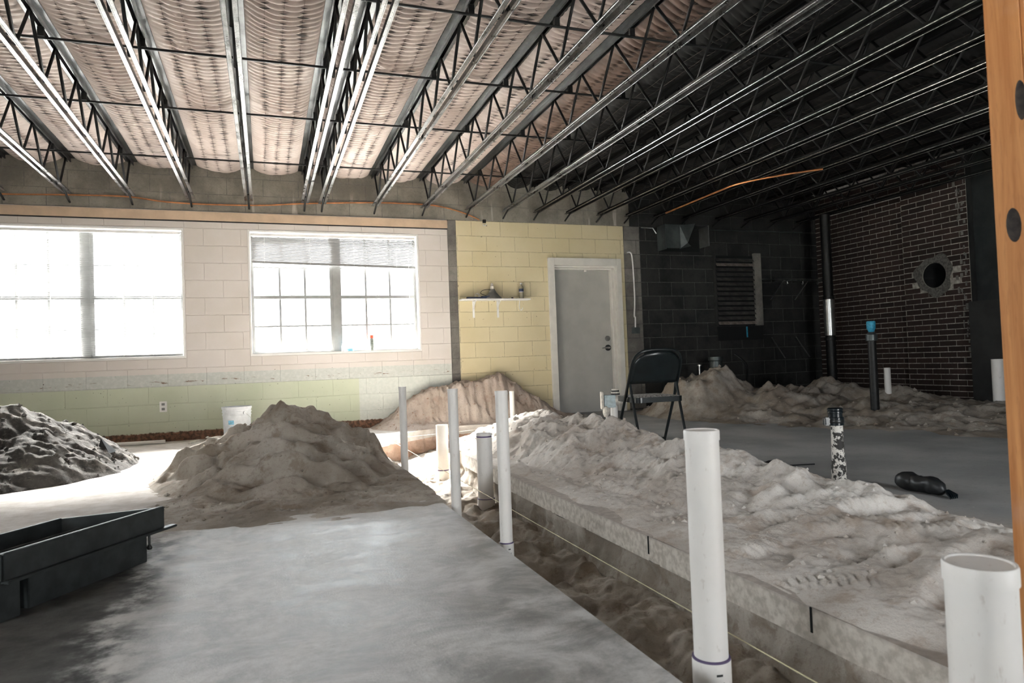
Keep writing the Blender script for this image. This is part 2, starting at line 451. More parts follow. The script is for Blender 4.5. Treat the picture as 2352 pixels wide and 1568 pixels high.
def pvc_mat():
    t = NT('white_pvc')
    n1 = t.noise(3.0, 5); n2 = t.noise(60, 3, 0.7, t.scaled(t.pos(), (1, 1, 0.4)))
    c = t.mix(t.ramp(n1, 0.3, 0.7), (0.74, 0.715, 0.68), (0.82, 0.80, 0.77))
    c = t.mix(t.math('MULTIPLY', t.ramp(n2, 0.60, 0.74), 0.35), c, (0.40, 0.33, 0.27))
    return t.out(c, t.ramp(n1, 0.3, 0.7, 0.36, 0.5), 0, 0.5)
M['pvc'] = pvc_mat()
M['purple'] = simple('purple_primer', (0.10, 0.07, 0.16), 0.5)
M['ink'] = simple('printed_ink', (0.03, 0.035, 0.035), 0.6)
def wood_mat():
    t = NT('orange_stud_wood')
    v = t.scaled(t.pos(), (9, 9, 0.55))
    n1 = t.noise(3.0, 5, 0.6, v, 0.6); n2 = t.noise(40, 3, 0.6, t.scaled(t.pos(), (3, 3, 0.4)))
    n3 = t.noise(3.2, 4)
    c = t.mix(t.ramp(n1, 0.3, 0.7), (0.46, 0.18, 0.055), (0.66, 0.31, 0.115))
    c = t.mix(t.math('MULTIPLY', t.ramp(n2, 0.5, 0.7), 0.35), c, (0.34, 0.13, 0.04))
    c = t.mix(t.math('MULTIPLY', t.ramp(n3, 0.56, 0.70), 0.35), c, (0.62, 0.46, 0.40))
    t.bump(n2, 0.2, 0.003)
    return t.out(c, 0.55, 0, 0.4)
M['wood'] = wood_mat()
M['knot'] = simple('dark_knot', (0.030, 0.022, 0.018), 0.8, var=0.5, sc=60)
M['tray'] = simple('dark_grey_steel', (0.048, 0.054, 0.054), 0.5, 0.3, var=0.25, sc=14, bump=0.1)
M['chair'] = simple('black_enamel', (0.010, 0.014, 0.015), 0.28, 0.0, var=0.3)
def seat_mat():
    t = NT('dusty_black_enamel')
    n = t.noise(70, 4, 0.75)
    c = t.mix(t.ramp(n, 0.42, 0.55), (0.03, 0.03, 0.03), (0.52, 0.50, 0.47))
    return t.out(c, 0.8, 0, 0.3)
M['seat'] = seat_mat()
M['string'] = simple('mason_string', (0.66, 0.62, 0.40), 0.7)
M['string_white'] = simple('mason_string_white', (0.72, 0.70, 0.64), 0.7)
def glass_mat():
    t = NT('window_glass')
    tr = t.n.new('ShaderNodeBsdfTransparent'); tr.inputs[0].default_value = (0.95, 0.96, 0.96, 1)
    gl = t.n.new('ShaderNodeBsdfGlossy'); gl.inputs['Roughness'].default_value = 0.02
    mx = t.n.new('ShaderNodeMixShader'); mx.inputs[0].default_value = 0.06
    t.l.new(tr.outputs[0], mx.inputs[1]); t.l.new(gl.outputs[0], mx.inputs[2])
    t.l.new(mx.outputs[0], t.n['Material Output'].inputs['Surface']); return t.m
M['glass'] = glass_mat()
def slat_mat():
    t = NT('blind_slat')
    d = t.n.new('ShaderNodeBsdfDiffuse'); d.inputs[0].default_value = (0.30, 0.30, 0.30, 1)
    tl = t.n.new('ShaderNodeBsdfTranslucent'); tl.inputs[0].default_value = (0.30, 0.30, 0.30, 1)
    mx = t.n.new('ShaderNodeMixShader'); mx.inputs[0].default_value = 0.008
    t.l.new(d.outputs[0], mx.inputs[1]); t.l.new(tl.outputs[0], mx.inputs[2])
    t.l.new(mx.outputs[0], t.n['Material Output'].inputs['Surface']); return t.m
M['slat'] = slat_mat()
def mottled_mat():
    t = NT('flaking_white_paint_on_iron')
    n = t.noise(42, 5, 0.65)
    n2 = t.noise(9, 3)
    f = t.ramp(t.math('ADD', n, t.math('MULTIPLY', t.math('SUBTRACT', n2, 0.5), 0.5)), 0.46, 0.50)
    c = t.mix(f, (0.03, 0.027, 0.024), (0.66, 0.63, 0.58))
    return t.out(c, 0.7)
M['mottled'] = mottled_mat()
M['rubber'] = simple('black_rubber', (0.008, 0.012, 0.015), 0.25, 0, var=0.3)
M['bucket'] = simple('white_bucket_plastic', (0.66, 0.68, 0.70), 0.5, var=0.08, sc=20)
M['blue'] = simple('blue_plastic', (0.03, 0.30, 0.46), 0.5, var=0.3, sc=60)
M['blue_label'] = simple('blue_label', (0.22, 0.50, 0.66), 0.6, var=0.3, sc=70)
M['black_plastic'] = simple('black_plastic', (0.012, 0.013, 0.014), 0.45, var=0.3)
M['plaster_dark'] = simple('dark_plaster', (0.018, 0.021, 0.022), 0.9, var=0.3, sc=5, bump=0.2)
M['plaster_dark2'] = simple('dark_plaster_panel', (0.024, 0.024, 0.023), 0.85, var=0.25, sc=5, bump=0.2)
M['plain_wall'] = simple('plain_wall', (0.30, 0.29, 0.27), 0.85, var=0.15, sc=3, bump=0.1)
M['roof'] = simple('roof_deck', (0.03, 0.03, 0.03), 0.8)
M['ground'] = simple('outdoor_paving', (0.55, 0.55, 0.53), 0.9)
M['red_cap'] = simple('red_cap', (0.75, 0.10, 0.05), 0.5)
M['can_grey'] = simple('can_grey', (0.20, 0.22, 0.20), 0.4, var=0.3, sc=60)
M['cloth'] = simple('pale_cloth', (0.62, 0.58, 0.52), 0.9, var=0.2, sc=40, bump=0.4)
M['box_blue'] = simple('pale_blue_box', (0.45, 0.54, 0.56), 0.6, var=0.15, sc=40)
M['lamp_grey'] = simple('lamp_aluminium', (0.20, 0.195, 0.18), 0.45, 0.4, var=0.2)
M['bottle'] = simple('clear_bottle_plastic', (0.30, 0.27, 0.19), 0.25, var=0.15)
M['navy'] = simple('navy_label', (0.02, 0.03, 0.07), 0.5)
M['corr'] = simple('corrugated_sheet', (0.10, 0.092, 0.086), 0.5, 0.3, var=0.4, sc=8)
M['corr_light'] = simple('worn_corrugated_edge', (0.30, 0.25, 0.22), 0.6, 0.2, var=0.4, sc=14)
M['hole'] = simple('recess_shade_black', (0.006, 0.007, 0.007), 0.95)  # black for openings and recesses, their shade put into the colour
M['collar'] = simple('grey_mortar_patch', (0.11, 0.105, 0.095), 0.95, var=0.4, sc=40, bump=0.6, bsc=90)
# ================================================================== STRUCTURE
def rect_sub(r, holes):
    out = [r]
    for (hx0, hx1, hz0, hz1) in holes:
        nxt = []
        for (x0, x1, z0, z1) in out:
            if x1 <= hx0 or x0 >= hx1 or z1 <= hz0 or z0 >= hz1:
                nxt.append((x0, x1, z0, z1)); continue
            if x0 < hx0: nxt.append((x0, hx0, z0, z1))
            if x1 > hx1: nxt.append((hx1, x1, z0, z1))
            a, b = max(x0, hx0), min(x1, hx1)
            if z0 < hz0: nxt.append((a, b, z0, hz0))
            if z1 > hz1: nxt.append((a, b, hz1, z1))
        out = nxt
    return out

_bmesh_cache = {}
def piece_mesh(name, sx, sy, sz, bev, mat):
    k = (name, round(sx, 3), round(sy, 3), round(sz, 3), mat.name)
    if k not in _bmesh_cache:
        me = bpy.data.meshes.new(name); bm = bmesh.new()
        bmesh.ops.create_cube(bm, size=1.0)
        bmesh.ops.scale(bm, vec=(sx, sy, sz), verts=bm.verts)
        if bev: bmesh.ops.bevel(bm, geom=list(bm.edges), offset=bev, segments=1, affect='EDGES')
        bm.to_mesh(me); bm.free(); me.materials.append(mat); _bmesh_cache[k] = me
    return _bmesh_cache[k]

HOLES = [(-2.90, -0.86, 0.944, 2.45), (-0.166, 1.899, 0.942, 2.455), (3.79, 4.78, -0.1, 2.09)]
def block_wall(name, xa, xb, za, zb, mat, mortar, offset, joint=0.004, recess=0.004, course0=0.018, vj=None):
    vj = joint if vj is None else vj
    m = MB()
    for (x0, x1, z0, z1) in rect_sub((xa, xb, za, zb), HOLES):
        m.box(x0, x1, W+recess, W+0.22, z0, z1)
    wall = m.build(name, mortar, kind='structure')
    n = 0; z = course0; k = 0
    while z < zb-0.005:
        z0, z1 = max(z, za), min(z+0.2032, zb)
        x = xa - ((offset + (0.2032 if k % 2 else 0)) % 0.4064)
        if z1-z0 > 0.02:
            while x < xb:
                a, b = max(x, xa), min(x+0.4064, xb)
                if b-a > 0.02:
                    for (p, q, s, t) in rect_sub((a, b, z0, z1), HOLES):
                        w_, h_ = q-p-vj, t-s-joint
                        if w_ < 0.02 or h_ < 0.02: continue
                        me = piece_mesh('block', w_, 0.04, h_, 0.0032, mat)
                        link_copy('block', me, ((p+q)/2, W+0.02+rng.uniform(-0.0008, 0.0008), (s+t)/2), wall); n += 1
                x += 0.4064
        z += 0.2032; k += 1
    return wall
block_wall('wall_back_pink', XL, 2.293, 0.0, ZB, M['wall_pink'], M['wall_pink'], 0.11, joint=0.006, recess=0.006, vj=0.0005)
block_wall('wall_back_bare_strip', 2.293, 2.41, 0.0, ZB, M['block_strip'], M['mortar_strip'], 0.0, joint=0.006, recess=0.008)
block_wall('wall_back_yellow', 2.41, 4.915, 0.0, ZB, M['wall_yellow'], M['mortar_yellow'], 0.19, joint=0.006, recess=0.006)
block_wall('wall_back_bare_edge', 4.915, 5.18, 0.0, ZB, M['block_strip'], M['mortar_dark'], 0.0, joint=0.006, recess=0.006)
block_wall('wall_back_dark', 5.18, XR, 0.0, ZB, M['block_dark'], M['mortar_dark'], 0.3, joint=0.010, recess=0.004)
block_wall('wall_back_beam', XL, 5.02, ZB, 3.27, M['beam'], M['mortar_strip'], 0.25, joint=0.003, recess=0.002, course0=ZB)
block_wall('wall_back_beam_dark', 5.02, XR, ZB, 3.27, M['block_dark'], M['mortar_dark'], 0.25, joint=0.003, recess=0.002, course0=ZB)
m = MB(); m.box(XL, 2.293, W-0.022, W, 2.545, 2.648)
m.build('trim_1', M['tan'], kind='structure', bevel=0.004)
m = MB(); m.box(XL, 2.293, W-0.006, W, 2.530, 2.545); m.build('trim_gap_shade', M['black_metal'], kind='structure')  # dark strip drawn as the shadow line under the tan board

m = MB(); m.box(XL-0.2, XR+0.2, YF-0.2, W+0.22, ZT, ZT+0.12); m.build('ceiling', M['roof'], kind='structure')
m = MB()
lw = [(-1.3, 0.9, 0.8, 2.3)]
for (a, b, c, d) in rect_sub((YF, W+0.22, -0.4, ZT), lw): m.box(XL-0.2, XL, a, b, c, d)
m.build('wall_left', M['plain_wall'], kind='structure')
m = MB()
for (a, b, c, d) in rect_sub((XL, XR, -0.4, ZT), [(2.9, 3.9, 0.0, 2.1)]): m.box(a, b, YF-0.2, YF, c, d)
m.build('wall_front', M['plain_wall'], kind='structure')
m = MB(); m.box(XL-60, XR+60, W+0.22, W+70, -0.35, -0.25); m.box(XL-60, XL-0.2, YF-60, W+0.22, -0.35, -0.25); m.box(XL-0.2, XR+60, YF-60, YF-0.2, -0.35, -0.25)
m.build('ground', M['ground'], kind='structure')

m = MB(); m.box(XL-0.3, XR+0.3, YF-0.3, W+0.4, -0.75, -0.45)
m.box(XL-0.3, XR+0.3, W+0.2, W+0.4, -0.45, 0.0); m.box(XL-0.3, XR+0.3, YF-0.3, YF, -0.45, 0.0)
m.box(XL-0.3, XL, YF, W+0.2, -0.45, 0.0); m.box(XR, XR+0.3, YF, W+0.2, -0.45, 0.0)
m.build('foundation', M['plain_wall'], kind='structure')
# ---- windows
def window(name, x0, x1, xm, z0, z1, y=W, zs=(1.30, 1.655, 2.02), lines=True):
    e = empty(name, ((x0+x1)/2, y, z0), kind='structure')
    m = MB(); t = 0.022
    m.box(x0, x0+t, y-0.006, y+0.2, z0, z1); m.box(x1-t, x1, y-0.006, y+0.2, z0, z1)
    m.box(x0+t, x1-t, y-0.006, y+0.2, z1-t, z1)
    m.build('liner', M['white_paint'], e, bevel=0.003)
    m = MB(); m.box(x0+t, x1-t, y-0.010, y+0.2, z0, z0+0.026); m.build('window_sill', M['white_paint'], e, bevel=0.003)
    fy0, fy1 = y+0.115, y+0.165
    a0, a1, b0, b1 = x0+t, x1-t, z0+0.026, z1-t
    m = MB(); m.box(xm-0.036, xm+0.036, fy0-0.01, fy1+0.01, b0, b1); m.build('mullion', M['frame_grey'], e, bevel=0.004)
    for (p, q) in ((a0, xm-0.036), (xm+0.036, a1)):
        m = MB(); s = 0.034
        m.box(p, p+s, fy0, fy1, b0, b1); m.box(q-s, q, fy0, fy1, b0, b1)
        m.box(p+s, q-s, fy0, fy1, b0, b0+s); m.box(p+s, q-s, fy0, fy1, b1-s, b1)
        m.build('sash_frame', M['frame_grey'], e)
        m = MB(); m.box(p+s, q-s, fy0-0.012, fy1, zs[1]-0.020, zs[1]+0.020); m.build('meeting_rail', M['frame_grey'], e, bevel=0.003)
        cols = [p+s, p+s+(q-p-2*s)/3, p+s+2*(q-p-2*s)/3, q-s]
        for cx in cols[1:3]:
            m = MB(); m.box(cx-0.0125, cx+0.0125, fy0+0.012, fy1-0.012, b0+s, b1-s); m.build('muntin', M['frame_grey'], e)
        for cz in (zs[0], zs[2]):
            m = MB(); m.box(p+s, q-s, fy0+0.010, fy1-0.010, cz-0.010, cz+0.010); m.build('muntin', M['frame_grey'], e)
        rows = [b0+s, zs[0], zs[1], zs[2], b1-s]
        for i in range(3):
            for j in range(4):
                m = MB(); m.box(cols[i], cols[i+1], fy0+0.024, fy0+0.028, rows[j], rows[j+1]); m.build('pane', M['glass'], e)
        m = MB(); m.tube([((p+q)/2-0.02, fy0-0.016, zs[1]+0.018), ((p+q)/2, fy0-0.022, zs[1]+0.026), ((p+q)/2+0.02, fy0-0.016, zs[1]+0.018)], 0.005, 6)
        m.build('sash_lock', M['frame_grey'], e)
    return e
window('window_1', -2.90, -0.86, -1.865, 0.944, 2.45)
window('window_2', -0.166, 1.899, 0.85, 0.942, 2.455)
# window in the left wall, beside the camera
e = empty('window_3', (XL-0.1, -0.2, 0.8), kind='structure')
m = MB()
for (a, b, c, d) in ((-1.3, -1.25, 0.8, 2.3), (0.85, 0.9, 0.8, 2.3), (-0.22, -0.18, 0.85, 2.25), (-1.25, 0.85, 0.8, 0.85), (-1.25, 0.85, 2.25, 2.3)):
    m.box(XL-0.15, XL-0.02, a, b, c, d)
m.build('frame', M['frame_grey'], e)
for (a, b) in ((-1.25, -0.22), (-0.18, 0.85)):
    m = MB(); m.box(XL-0.09, XL-0.085, a, b, 0.85, 2.25); m.build('pane', M['glass'], e)
# open doorway behind the camera
e = empty('door_2', (3.4, YF-0.1, 0), kind='structure')
m = MB(); m.box(2.85, 2.9, YF-0.22, YF+0.02, 0, 2.15); m.box(3.9, 3.95, YF-0.22, YF+0.02, 0, 2.15); m.box(2.9, 3.9, YF-0.22, YF+0.02, 2.1, 2.15)
m.build('frame', M['door_trim'], e)

# ---- blinds
def blind(x0, x1, ztop, zl, zr, n, tilt, label, ladders, y):
    e = empty('window_blind', ((x0+x1)/2, y, ztop), label, 'blind', 'window blinds')
    m = MB(); m.box(x0, x1, y-0.018, y+0.018, ztop-0.03, ztop); m.build('headrail', M['white_paint'], e, bevel=0.002)
    L = x1-x0; me = bpy.data.meshes.new('slat'); c, s = math.cos(tilt), math.sin(tilt); vs = []; fs = []
    for i, u in enumerate((-0.0105, 0.0, 0.0105)):
        b = 0.0018 if i == 1 else 0.0
        for X in (-L/2, L/2): vs.append((X, u*c - b*s, u*s + b*c))
    fs = [(0, 1, 3, 2), (2, 3, 5, 4)]
    me.from_pydata(vs, [], fs); me.materials.append(M['slat'])
    sl = math.atan2(zr-zl, L)
    for k in range(n):
        f = (k+1)/(n+1); za = ztop-0.03; zc = za + ((zl+zr)/2-za)*f
        link_copy('slat', me, ((x0+x1)/2, y, zc), e, (0, -sl*f, 0))
    m = MB(); m.bar((x0, y, zl), (x1, y, zr), 0.024, 0.022); m.build('bottom_rail', M['frame_grey'], e)
    for cx in ladders:
        u = (cx-x0)/L; zb = zl+(zr-zl)*u
        m = MB()
        for dy in (-0.0135, 0.0135): m.tube([(cx, y+dy, ztop-0.03), (cx, y+dy, zb)], 0.0016, 5)
        m.build('ladder_cord', M['white_paint'], e)
    return e
blind(-2.86, -0.90, 2.415, 0.985, 0.985, 62, 0.10, 'white slatted blind lowered over the whole left window', (-2.50, -2.205, -1.50, -1.205), W+0.055)
b2 = blind(-0.13, 1.862, 2.42, 2.075, 2.025, 17, 1.2, 'white slatted blind pulled up crooked at the top of the right window', (0.02, 0.55, 1.08, 1.62), W+0.055)
m = MB(); m.tube([(1.77, W+0.03, 2.39), (1.772, W+0.028, 1.6), (1.775, W-0.005, 1.0), (1.775, W-0.012, 0.62)], 0.0016, 5); m.build('pull_cord', M['white_paint'], b2)

# ---- door
e = empty('door_1', (4.28, W, 0), kind='structure')
m = MB()
m.box(3.706, 3.80, W-0.03, W+0.03, 0.0, 2.18); m.box(4.768, 4.848, W-0.03, W+0.03, 0.0, 2.18); m.box(3.80, 4.768, W-0.03, W+0.03, 2.075, 2.18)
m.build('casing', M['door_trim'], e, bevel=0.004)
m = MB()
m.box(3.79, 3.812, W+0.03, W+0.26, 0.0, 2.075); m.box(4.756, 4.79, W+0.03, W+0.26, 0.0, 2.075); m.box(3.812, 4.756, W+0.03, W+0.26, 2.055, 2.09)
m.box(4.735, 4.756, W+0.10, W+0.16, 0.0, 2.055); m.box(3.812, 3.835, W+0.10, W+0.16, 0.0, 2.055); m.box(3.835, 4.735, W+0.10, W+0.16, 2.035, 2.055)
m.build('jamb', M['door_trim'], e, bevel=0.002)
m = MB(); m.box(3.813, 4.755, W+0.165, W+0.21, 0.001, 2.0545); leaf = m.build('door_leaf', M['door_grey'], e, bevel=0.003)
m = MB(); m.lathe([(0.0, 0), (0.030, 0), (0.034, 0.006), (0.030, 0.012), (0.0, 0.012)], (0, 0, 0), 16)
def ylathe(prof, c, mat, name, parent, seg=16):
    mm = MB(); mm.lathe(prof, (0, 0, 0), seg)
    mm.v = [(c[0]+x, c[1]-z, c[2]+y) for (x, y, z) in mm.v]; mm.f = [tuple(reversed(f)) for f in mm.f]
    return mm.build(name, mat, parent)
ylathe([(0.0, 0), (0.040, 0), (0.039, 0.012), (0.022, 0.02), (0.0, 0.022)][::-1], (4.68, W+0.165, 1.045), M['lamp_grey'], 'deadbolt', leaf)
ylathe([(0.0, 0), (0.046, 0), (0.044, 0.012), (0.016, 0.016), (0.014, 0.05), (0.0, 0.05)][::-1], (4.68, W+0.165, 0.91), M['black_metal'], 'lock_rose', leaf)
m = MB(); m.tube([(4.69, W+0.12, 0.91), (4.64, W+0.115, 0.912), (4.57, W+0.12, 0.905)], [0.013, 0.011, 0.009], 8); m.build('lever_handle', M['chrome'], leaf)
m = MB(); m.box(4.33, 4.37, W+0.140, W+0.165, 2.01, 2.05); m.build('door_strike', M['door_trim'], leaf)

# ---- right wall of brick with pier
wr = empty('wall_right', (XR, 7.0, 0), kind='structure')
m = MB(); m.box(8.458, XR+0.15, 7.06, W+0.22, -0.2, ZT); m.build('wall_core', M['mortar_brick'], wr)
PH = (6.60, 1.70, 0.168)   # round hole y, z, r
def pier_face():
    m = MB(); y0, y1, z0, z1 = 6.11, 7.06, -0.2, ZT; x = 8.398; n = 32
    hy, hz, hr = PH; S = 0.22
    ring = [(hy+hr*math.cos(2*math.pi*k/n), hz+hr*math.sin(2*math.pi*k/n)) for k in range(n)]
    sq = []
    for k in range(n):
        a = 2*math.pi*k/n; q = S/max(abs(math.cos(a)), abs(math.sin(a))); sq.append((hy+q*math.cos(a), hz+q*math.sin(a)))
    vs = [(x, a, b) for a, b in ring]+[(x, a, b) for a, b in sq]+[(x+0.5, a, b) for a, b in ring]
    fs = [(k, n+k, n+(k+1) % n, (k+1) % n) for k in range(n)] + []
    m.add(vs, fs); m.cur = 1; m.add(vs, [(k, (k+1) % n, 2*n+(k+1) % n, 2*n+k) for k in range(n)] + [tuple(range(2*n, 3*n))]); m.cur = 0
    for (a, b, c, d) in rect_sub((y0, y1, z0, z1), [(hy-S, hy+S, hz-S, hz+S)]):
        m.add([(x, a, c), (x, b, c), (x, b, d), (x, a, d)], [(0, 3, 2, 1)])
    m.add([(x, y1, z0), (x+0.1, y1, z0), (x+0.1, y1, z1), (x, y1, z1)], [(0, 1, 2, 3)])
    m.cur = 2; m.add([(x, y0, z0), (x+0.7, y0, z0), (x+0.7, y0, z1), (x, y0, z1)], [(0, 3, 2, 1)]); m.cur = 0
    return m
pier_face().build('pier_core', [M['mortar_brick'], M['hole'], M['plaster_dark2']], wr)  # inside of the round hole coloured black as shade
bx, bz = 0.235, 0.0732
bricks = []
kz = 0; z = 0.02
while z < 3.2:
    for (ya, yb, xf) in ((7.06, W, 8.45), (6.11, 7.06, 8.39)):
        y = ya - (bx/2 if kz % 2 else 0)
        while y < yb:
            p, q = max(y, ya), min(y+bx, yb)
            if q-p > 0.03:
                cy, cz = (p+q)/2, z+bz/2
                near = max(abs(cy-PH[0])-(q-p)/2, 0)**2+max(abs(cz-PH[1])-bz/2, 0)**2 < 0.178**2 if xf < 8.42 else False
                if not near: bricks.append((xf, cy, cz, q-p-0.011))
            y += bx
    z += bz; kz += 1
vis = [b for b in bricks if b[2] > 0.25]
vis.sort(key=lambda b: (b[1]))
big = [b for b in vis if b[0] < 8.42 and b[2] < 3.0][:190]
big += sorted([b for b in vis if b[0] > 8.42 and 0.35 < b[2] < 2.95], key=lambda b: b[1])[:108]
bigset = set(big)
for b in big:
    me = piece_mesh('brick', 0.03, b[3], bz-0.011, 0.0025, M['brick'])
    link_copy('brick', me, (b[0]+0.015+rng.uniform(-0.002, 0.002), b[1], b[2]), wr)
m = MB()
for b in bricks:
    if b not in bigset:
        o_ = rng.uniform(-0.002, 0.002)
        m.box(b[0]+o_, b[0]+0.03+o_, b[1]-b[3]/2, b[1]+b[3]/2, b[2]-bz/2+0.0055, b[2]+bz/2-0.0055)
m.build('far_bricks', M['brick'], wr, kind='stuff')
# mortar collar round the hole
m = MB(); n = 40; vs = []; fs = []
for k in range(n):
    a = 2*math.pi*k/n; R = 0.272+0.03*math.sin(3*a+1)+0.015*math.sin(7*a)
    for (r, dx) in ((PH[2], 0.0), (PH[2]+0.012, -0.012), (R, 0.0)):
        vs.append((8.386+dx*0.6, PH[0]+r*math.cos(a), PH[1]+r*math.sin(a)))
for k in range(n):
    j = (k+1) % n
    for i in range(2): fs.append((k*3+i, k*3+i+1, j*3+i+1, j*3+i))
m.add(vs, fs, True); m.build('mortar_collar', M['collar'], wr)
# pale mortar ledges and daubs
m = MB(); m.box(8.375, 8.39, 6.28, 7.06, 2.885, 2.905); m.build('mortar_ledge', M['mortar_light'], wr)
m = MB(); m.box(8.437, 8.45, 7.06, 8.35, 2.865, 2.885); m.build('mortar_ledge', M['mortar_light'], wr)
m = MB()
for k in range(46):
    zc = rng.uniform(0.5, 2.95); yc = 6.13+abs(rng.normal(0, 0.09)); w_ = rng.uniform(0.01, 0.035); h_ = rng.uniform(0.02, 0.09)
    m.box(8.383, 8.392, yc, yc+w_, zc, zc+h_)
m.build('mortar_daub', M['mortar_strip'], wr, kind='stuff')
m = MB(); m.box(XR, XR+0.2, YF, 6.11, -0.4, ZT); m.build('wall_right_plain', M['plaster_dark'], kind='structure')
m = MB(); m.box(8.28, XR, 4.6, 6.08, 0.0, 1.30); m.build('wall_right_dado', M['plaster_dark2'], kind='structure', bevel=0.01)

# ---- floor slabs (cut by the trench)
def slab(name, poly, mat, th=0.105):
    m = MB(); n = len(poly)
    m.add([(x, y, 0) for x, y in poly]+[(x, y, -th) for x, y in poly],
          [tuple(range(n)), tuple(reversed(range(n, 2*n)))]+[(k, n+k, n+(k+1) % n, (k+1) % n) for k in range(n)])
    return m.build(name, mat, kind='structure')
TL = [(0.912, 5.0), (0.93, 7.23), (1.965, 8.19), (2.67, 8.06), (3.45, 7.95)]
TR = [(1.53, 0.0), (1.532, 4.3), (1.56, 5.6), (1.67, 6.52), (2.03, 6.72), (3.45, 6.9)]
slab('floor', [(XL, YF), (0.912, YF)]+TL+[(3.45, W+0.38), (XL, W+0.38)], M['floor_left'])
slab('floor.001', [(1.53, YF), (XR, YF), (XR, W+0.38), (3.45, W+0.38)]+TR[::-1], M['floor_right'])

# trench: soil walls and sandy bottom
def soil_wall(name, path, z0, z1, mat, out, seedv, step=0.02):
    pts = []; 
    for (a, b) in zip(path[:-1], path[1:]):
        a, b = Vector(a), Vector(b); n = max(2, int((b-a).length/step))
        for i in range(n): pts.append(a+(b-a)*i/n)
    pts.append(Vector(path[-1])); nz = 18
    s = np.cumsum([0]+[(pts[i+1]-pts[i]).length for i in range(len(pts)-1)])
    V = []; 
    for i, p in enumerate(pts):
        d = (pts[min(i+1, len(pts)-1)]-pts[max(i-1, 0)]).normalized(); nrm = Vector((-d.y, d.x))*out
        for k in range(nz):
            t = k/(nz-1); z = z1+(z0-z1)*t
            nn = float(fbm(np.array(s[i]*3.0), np.array(z*7.0), 4, seedv))*0.045+float(perlin(np.array(s[i]*14), np.array(z*5.0), seedv+2))*0.018
            q = p + nrm*(-0.012 + nn + 0.07*t*t)
            V.append((q.x, q.y, z))
    F = [(i*nz+k, (i+1)*nz+k, (i+1)*nz+k+1, i*nz+k+1) for i in range(len(pts)-1) for k in range(nz-1)]
    m = MB(); m.add(V, F, True); return m.build(name, mat, kind='structure', sharp=False)
soil_wall('trench_wall_right', TR, -0.34, -0.10, M['sand_brown'], 1, 3)
soil_wall('trench_wall_back', TL, -0.34, -0.10, M['sand_red'], -1, 8)
soil_wall('trench_wall_left', [(0.912, 0.0), (0.912, 5.0)], -0.34, -0.10, M['sand_brown'], -1, 12)
def z_trench(x, y):
    z = -0.275 + 0.05*fbm(x*2.2, y*2.2, 4, 21) + 0.035*ridged(x*4.2, y*3.1, 3, 31)-0.03 + 0.008*perlin(x*26, y*26, 5)
    z += 0.04*np.abs((x-1.2)/0.35)**2*sstep(1.6, 1.4, x)*sstep(0.85, 1.0, x)
    for (fx, fy, r) in FOOT_T: z -= 0.05*gau(x, y, fx, fy, r, r*1.7)
    return z
FOOT_T = [(rng.uniform(1.0, 1.45), rng.uniform(1.2, 5.5), rng.uniform(0.04, 0.07)) for _ in range(34)]
heightfield('trench_bottom', 0.88, 1.66, 0.2, 6.5, 0.0105, z_trench, M['sand_brown'], kind='structure')
heightfield('trench_bottom_far', 0.88, 3.46, 6.5, 8.25, 0.02, z_trench, M['sand'], kind='structure')
# saw cuts in the slab edge
for yv in (2.60, 1.665):
    m = MB(); m.box(1.5285, 1.532, yv-0.004, yv+0.004, -0.075, 0.001); m.build('saw_cut', M['hole'], kind='structure')

# ================================================================== CEILING: joists, insulation, bridging
JX = [-4.15, -3.70, -3.10, -2.60, -1.99, -1.375, -0.765, -0.14, 0.495, 0.70, 1.345, 1.965, 2.56, 3.08, 3.53, 4.00, 4.49, 4.94, 5.40, 5.90, 6.47, 7.0, 7.5, 8.0]
ZC, ZTOP = 2.78, 3.20     # underside of bottom chord, top of top chord
JY0, JY1 = YF+0.02, 8.60
P = 0.578
web_a = web_b = None
def rod_mesh(p0, p1, r, name='web_bar', seg=6):
    m = MB(); m.tube([p0, p1], r, seg); me = bpy.data.meshes.new(name)
    me.from_pydata(m.v, [], m.f); me.materials.append(M['joist_web'])
    for p in me.polygons: p.use_smooth = len(p.vertices) == 4
    return me
zb, zt = ZC+0.022, ZTOP-0.03
web_a = rod_mesh((0, 0, zb), (0, P/2, zt), 0.0115); web_b = rod_mesh((0, P/2, zt), (0, P, zb), 0.0115)
web_end = rod_mesh((0, 0, zb), (0, 0.26, zt), 0.0115)
def chord_mesh(kind):
    m = MB()
    for s in (-1, 1):
        if kind == 'bottom':
            a, b = sorted((s*0.017, s*0.043)); m.box(a, b, JY0, JY1, ZC, ZC+0.005)
            a, b = sorted((s*0.017, s*0.022)); m.box(a, b, JY0, JY1, ZC-0.003, ZC+0.036)
            m.cur = 1; m.tube([(s*0.042, JY0, ZC+0.002), (s*0.042, JY1, ZC+0.002)], 0.0048, 6); m.cur = 0
        else:
            a, b = sorted((s*0.013, s*0.062)); m.box(a, b, JY0, W, ZTOP-0.006, ZTOP)
            a, b = sorted((s*0.013, s*0.019)); m.box(a, b, JY0, W, ZTOP-0.05, ZTOP-0.006)
            a, b = sorted((s*0.019, s*0.023)); m.box(a, b, JY0, W, ZTOP-0.046, ZTOP-0.040)
    me = bpy.data.meshes.new(kind+'_chord'); me.from_pydata(m.v, [], m.f); me.materials.append(M['chord' if kind == 'bottom' else 'joist']); me.materials.append(M['chord'])
    me.polygons.foreach_set('material_index', m.mi); me.update()
    return me
ch_b, ch_t = chord_mesh('bottom'), chord_mesh('top')
ch_bd = ch_b.copy(); ch_bd.materials[0] = M['chord_shaded']; ch_bd.materials[1] = M['chord_highlight']  # right-hand joists: shaded chord colours with a painted highlight on the edge
ch_td = ch_t.copy(); ch_td.materials[0] = M['chord_shaded']
m = MB(); m.tube([(0, 8.40, ZC+0.03), (0, 8.69, ZC-0.075)], 0.011, 8)
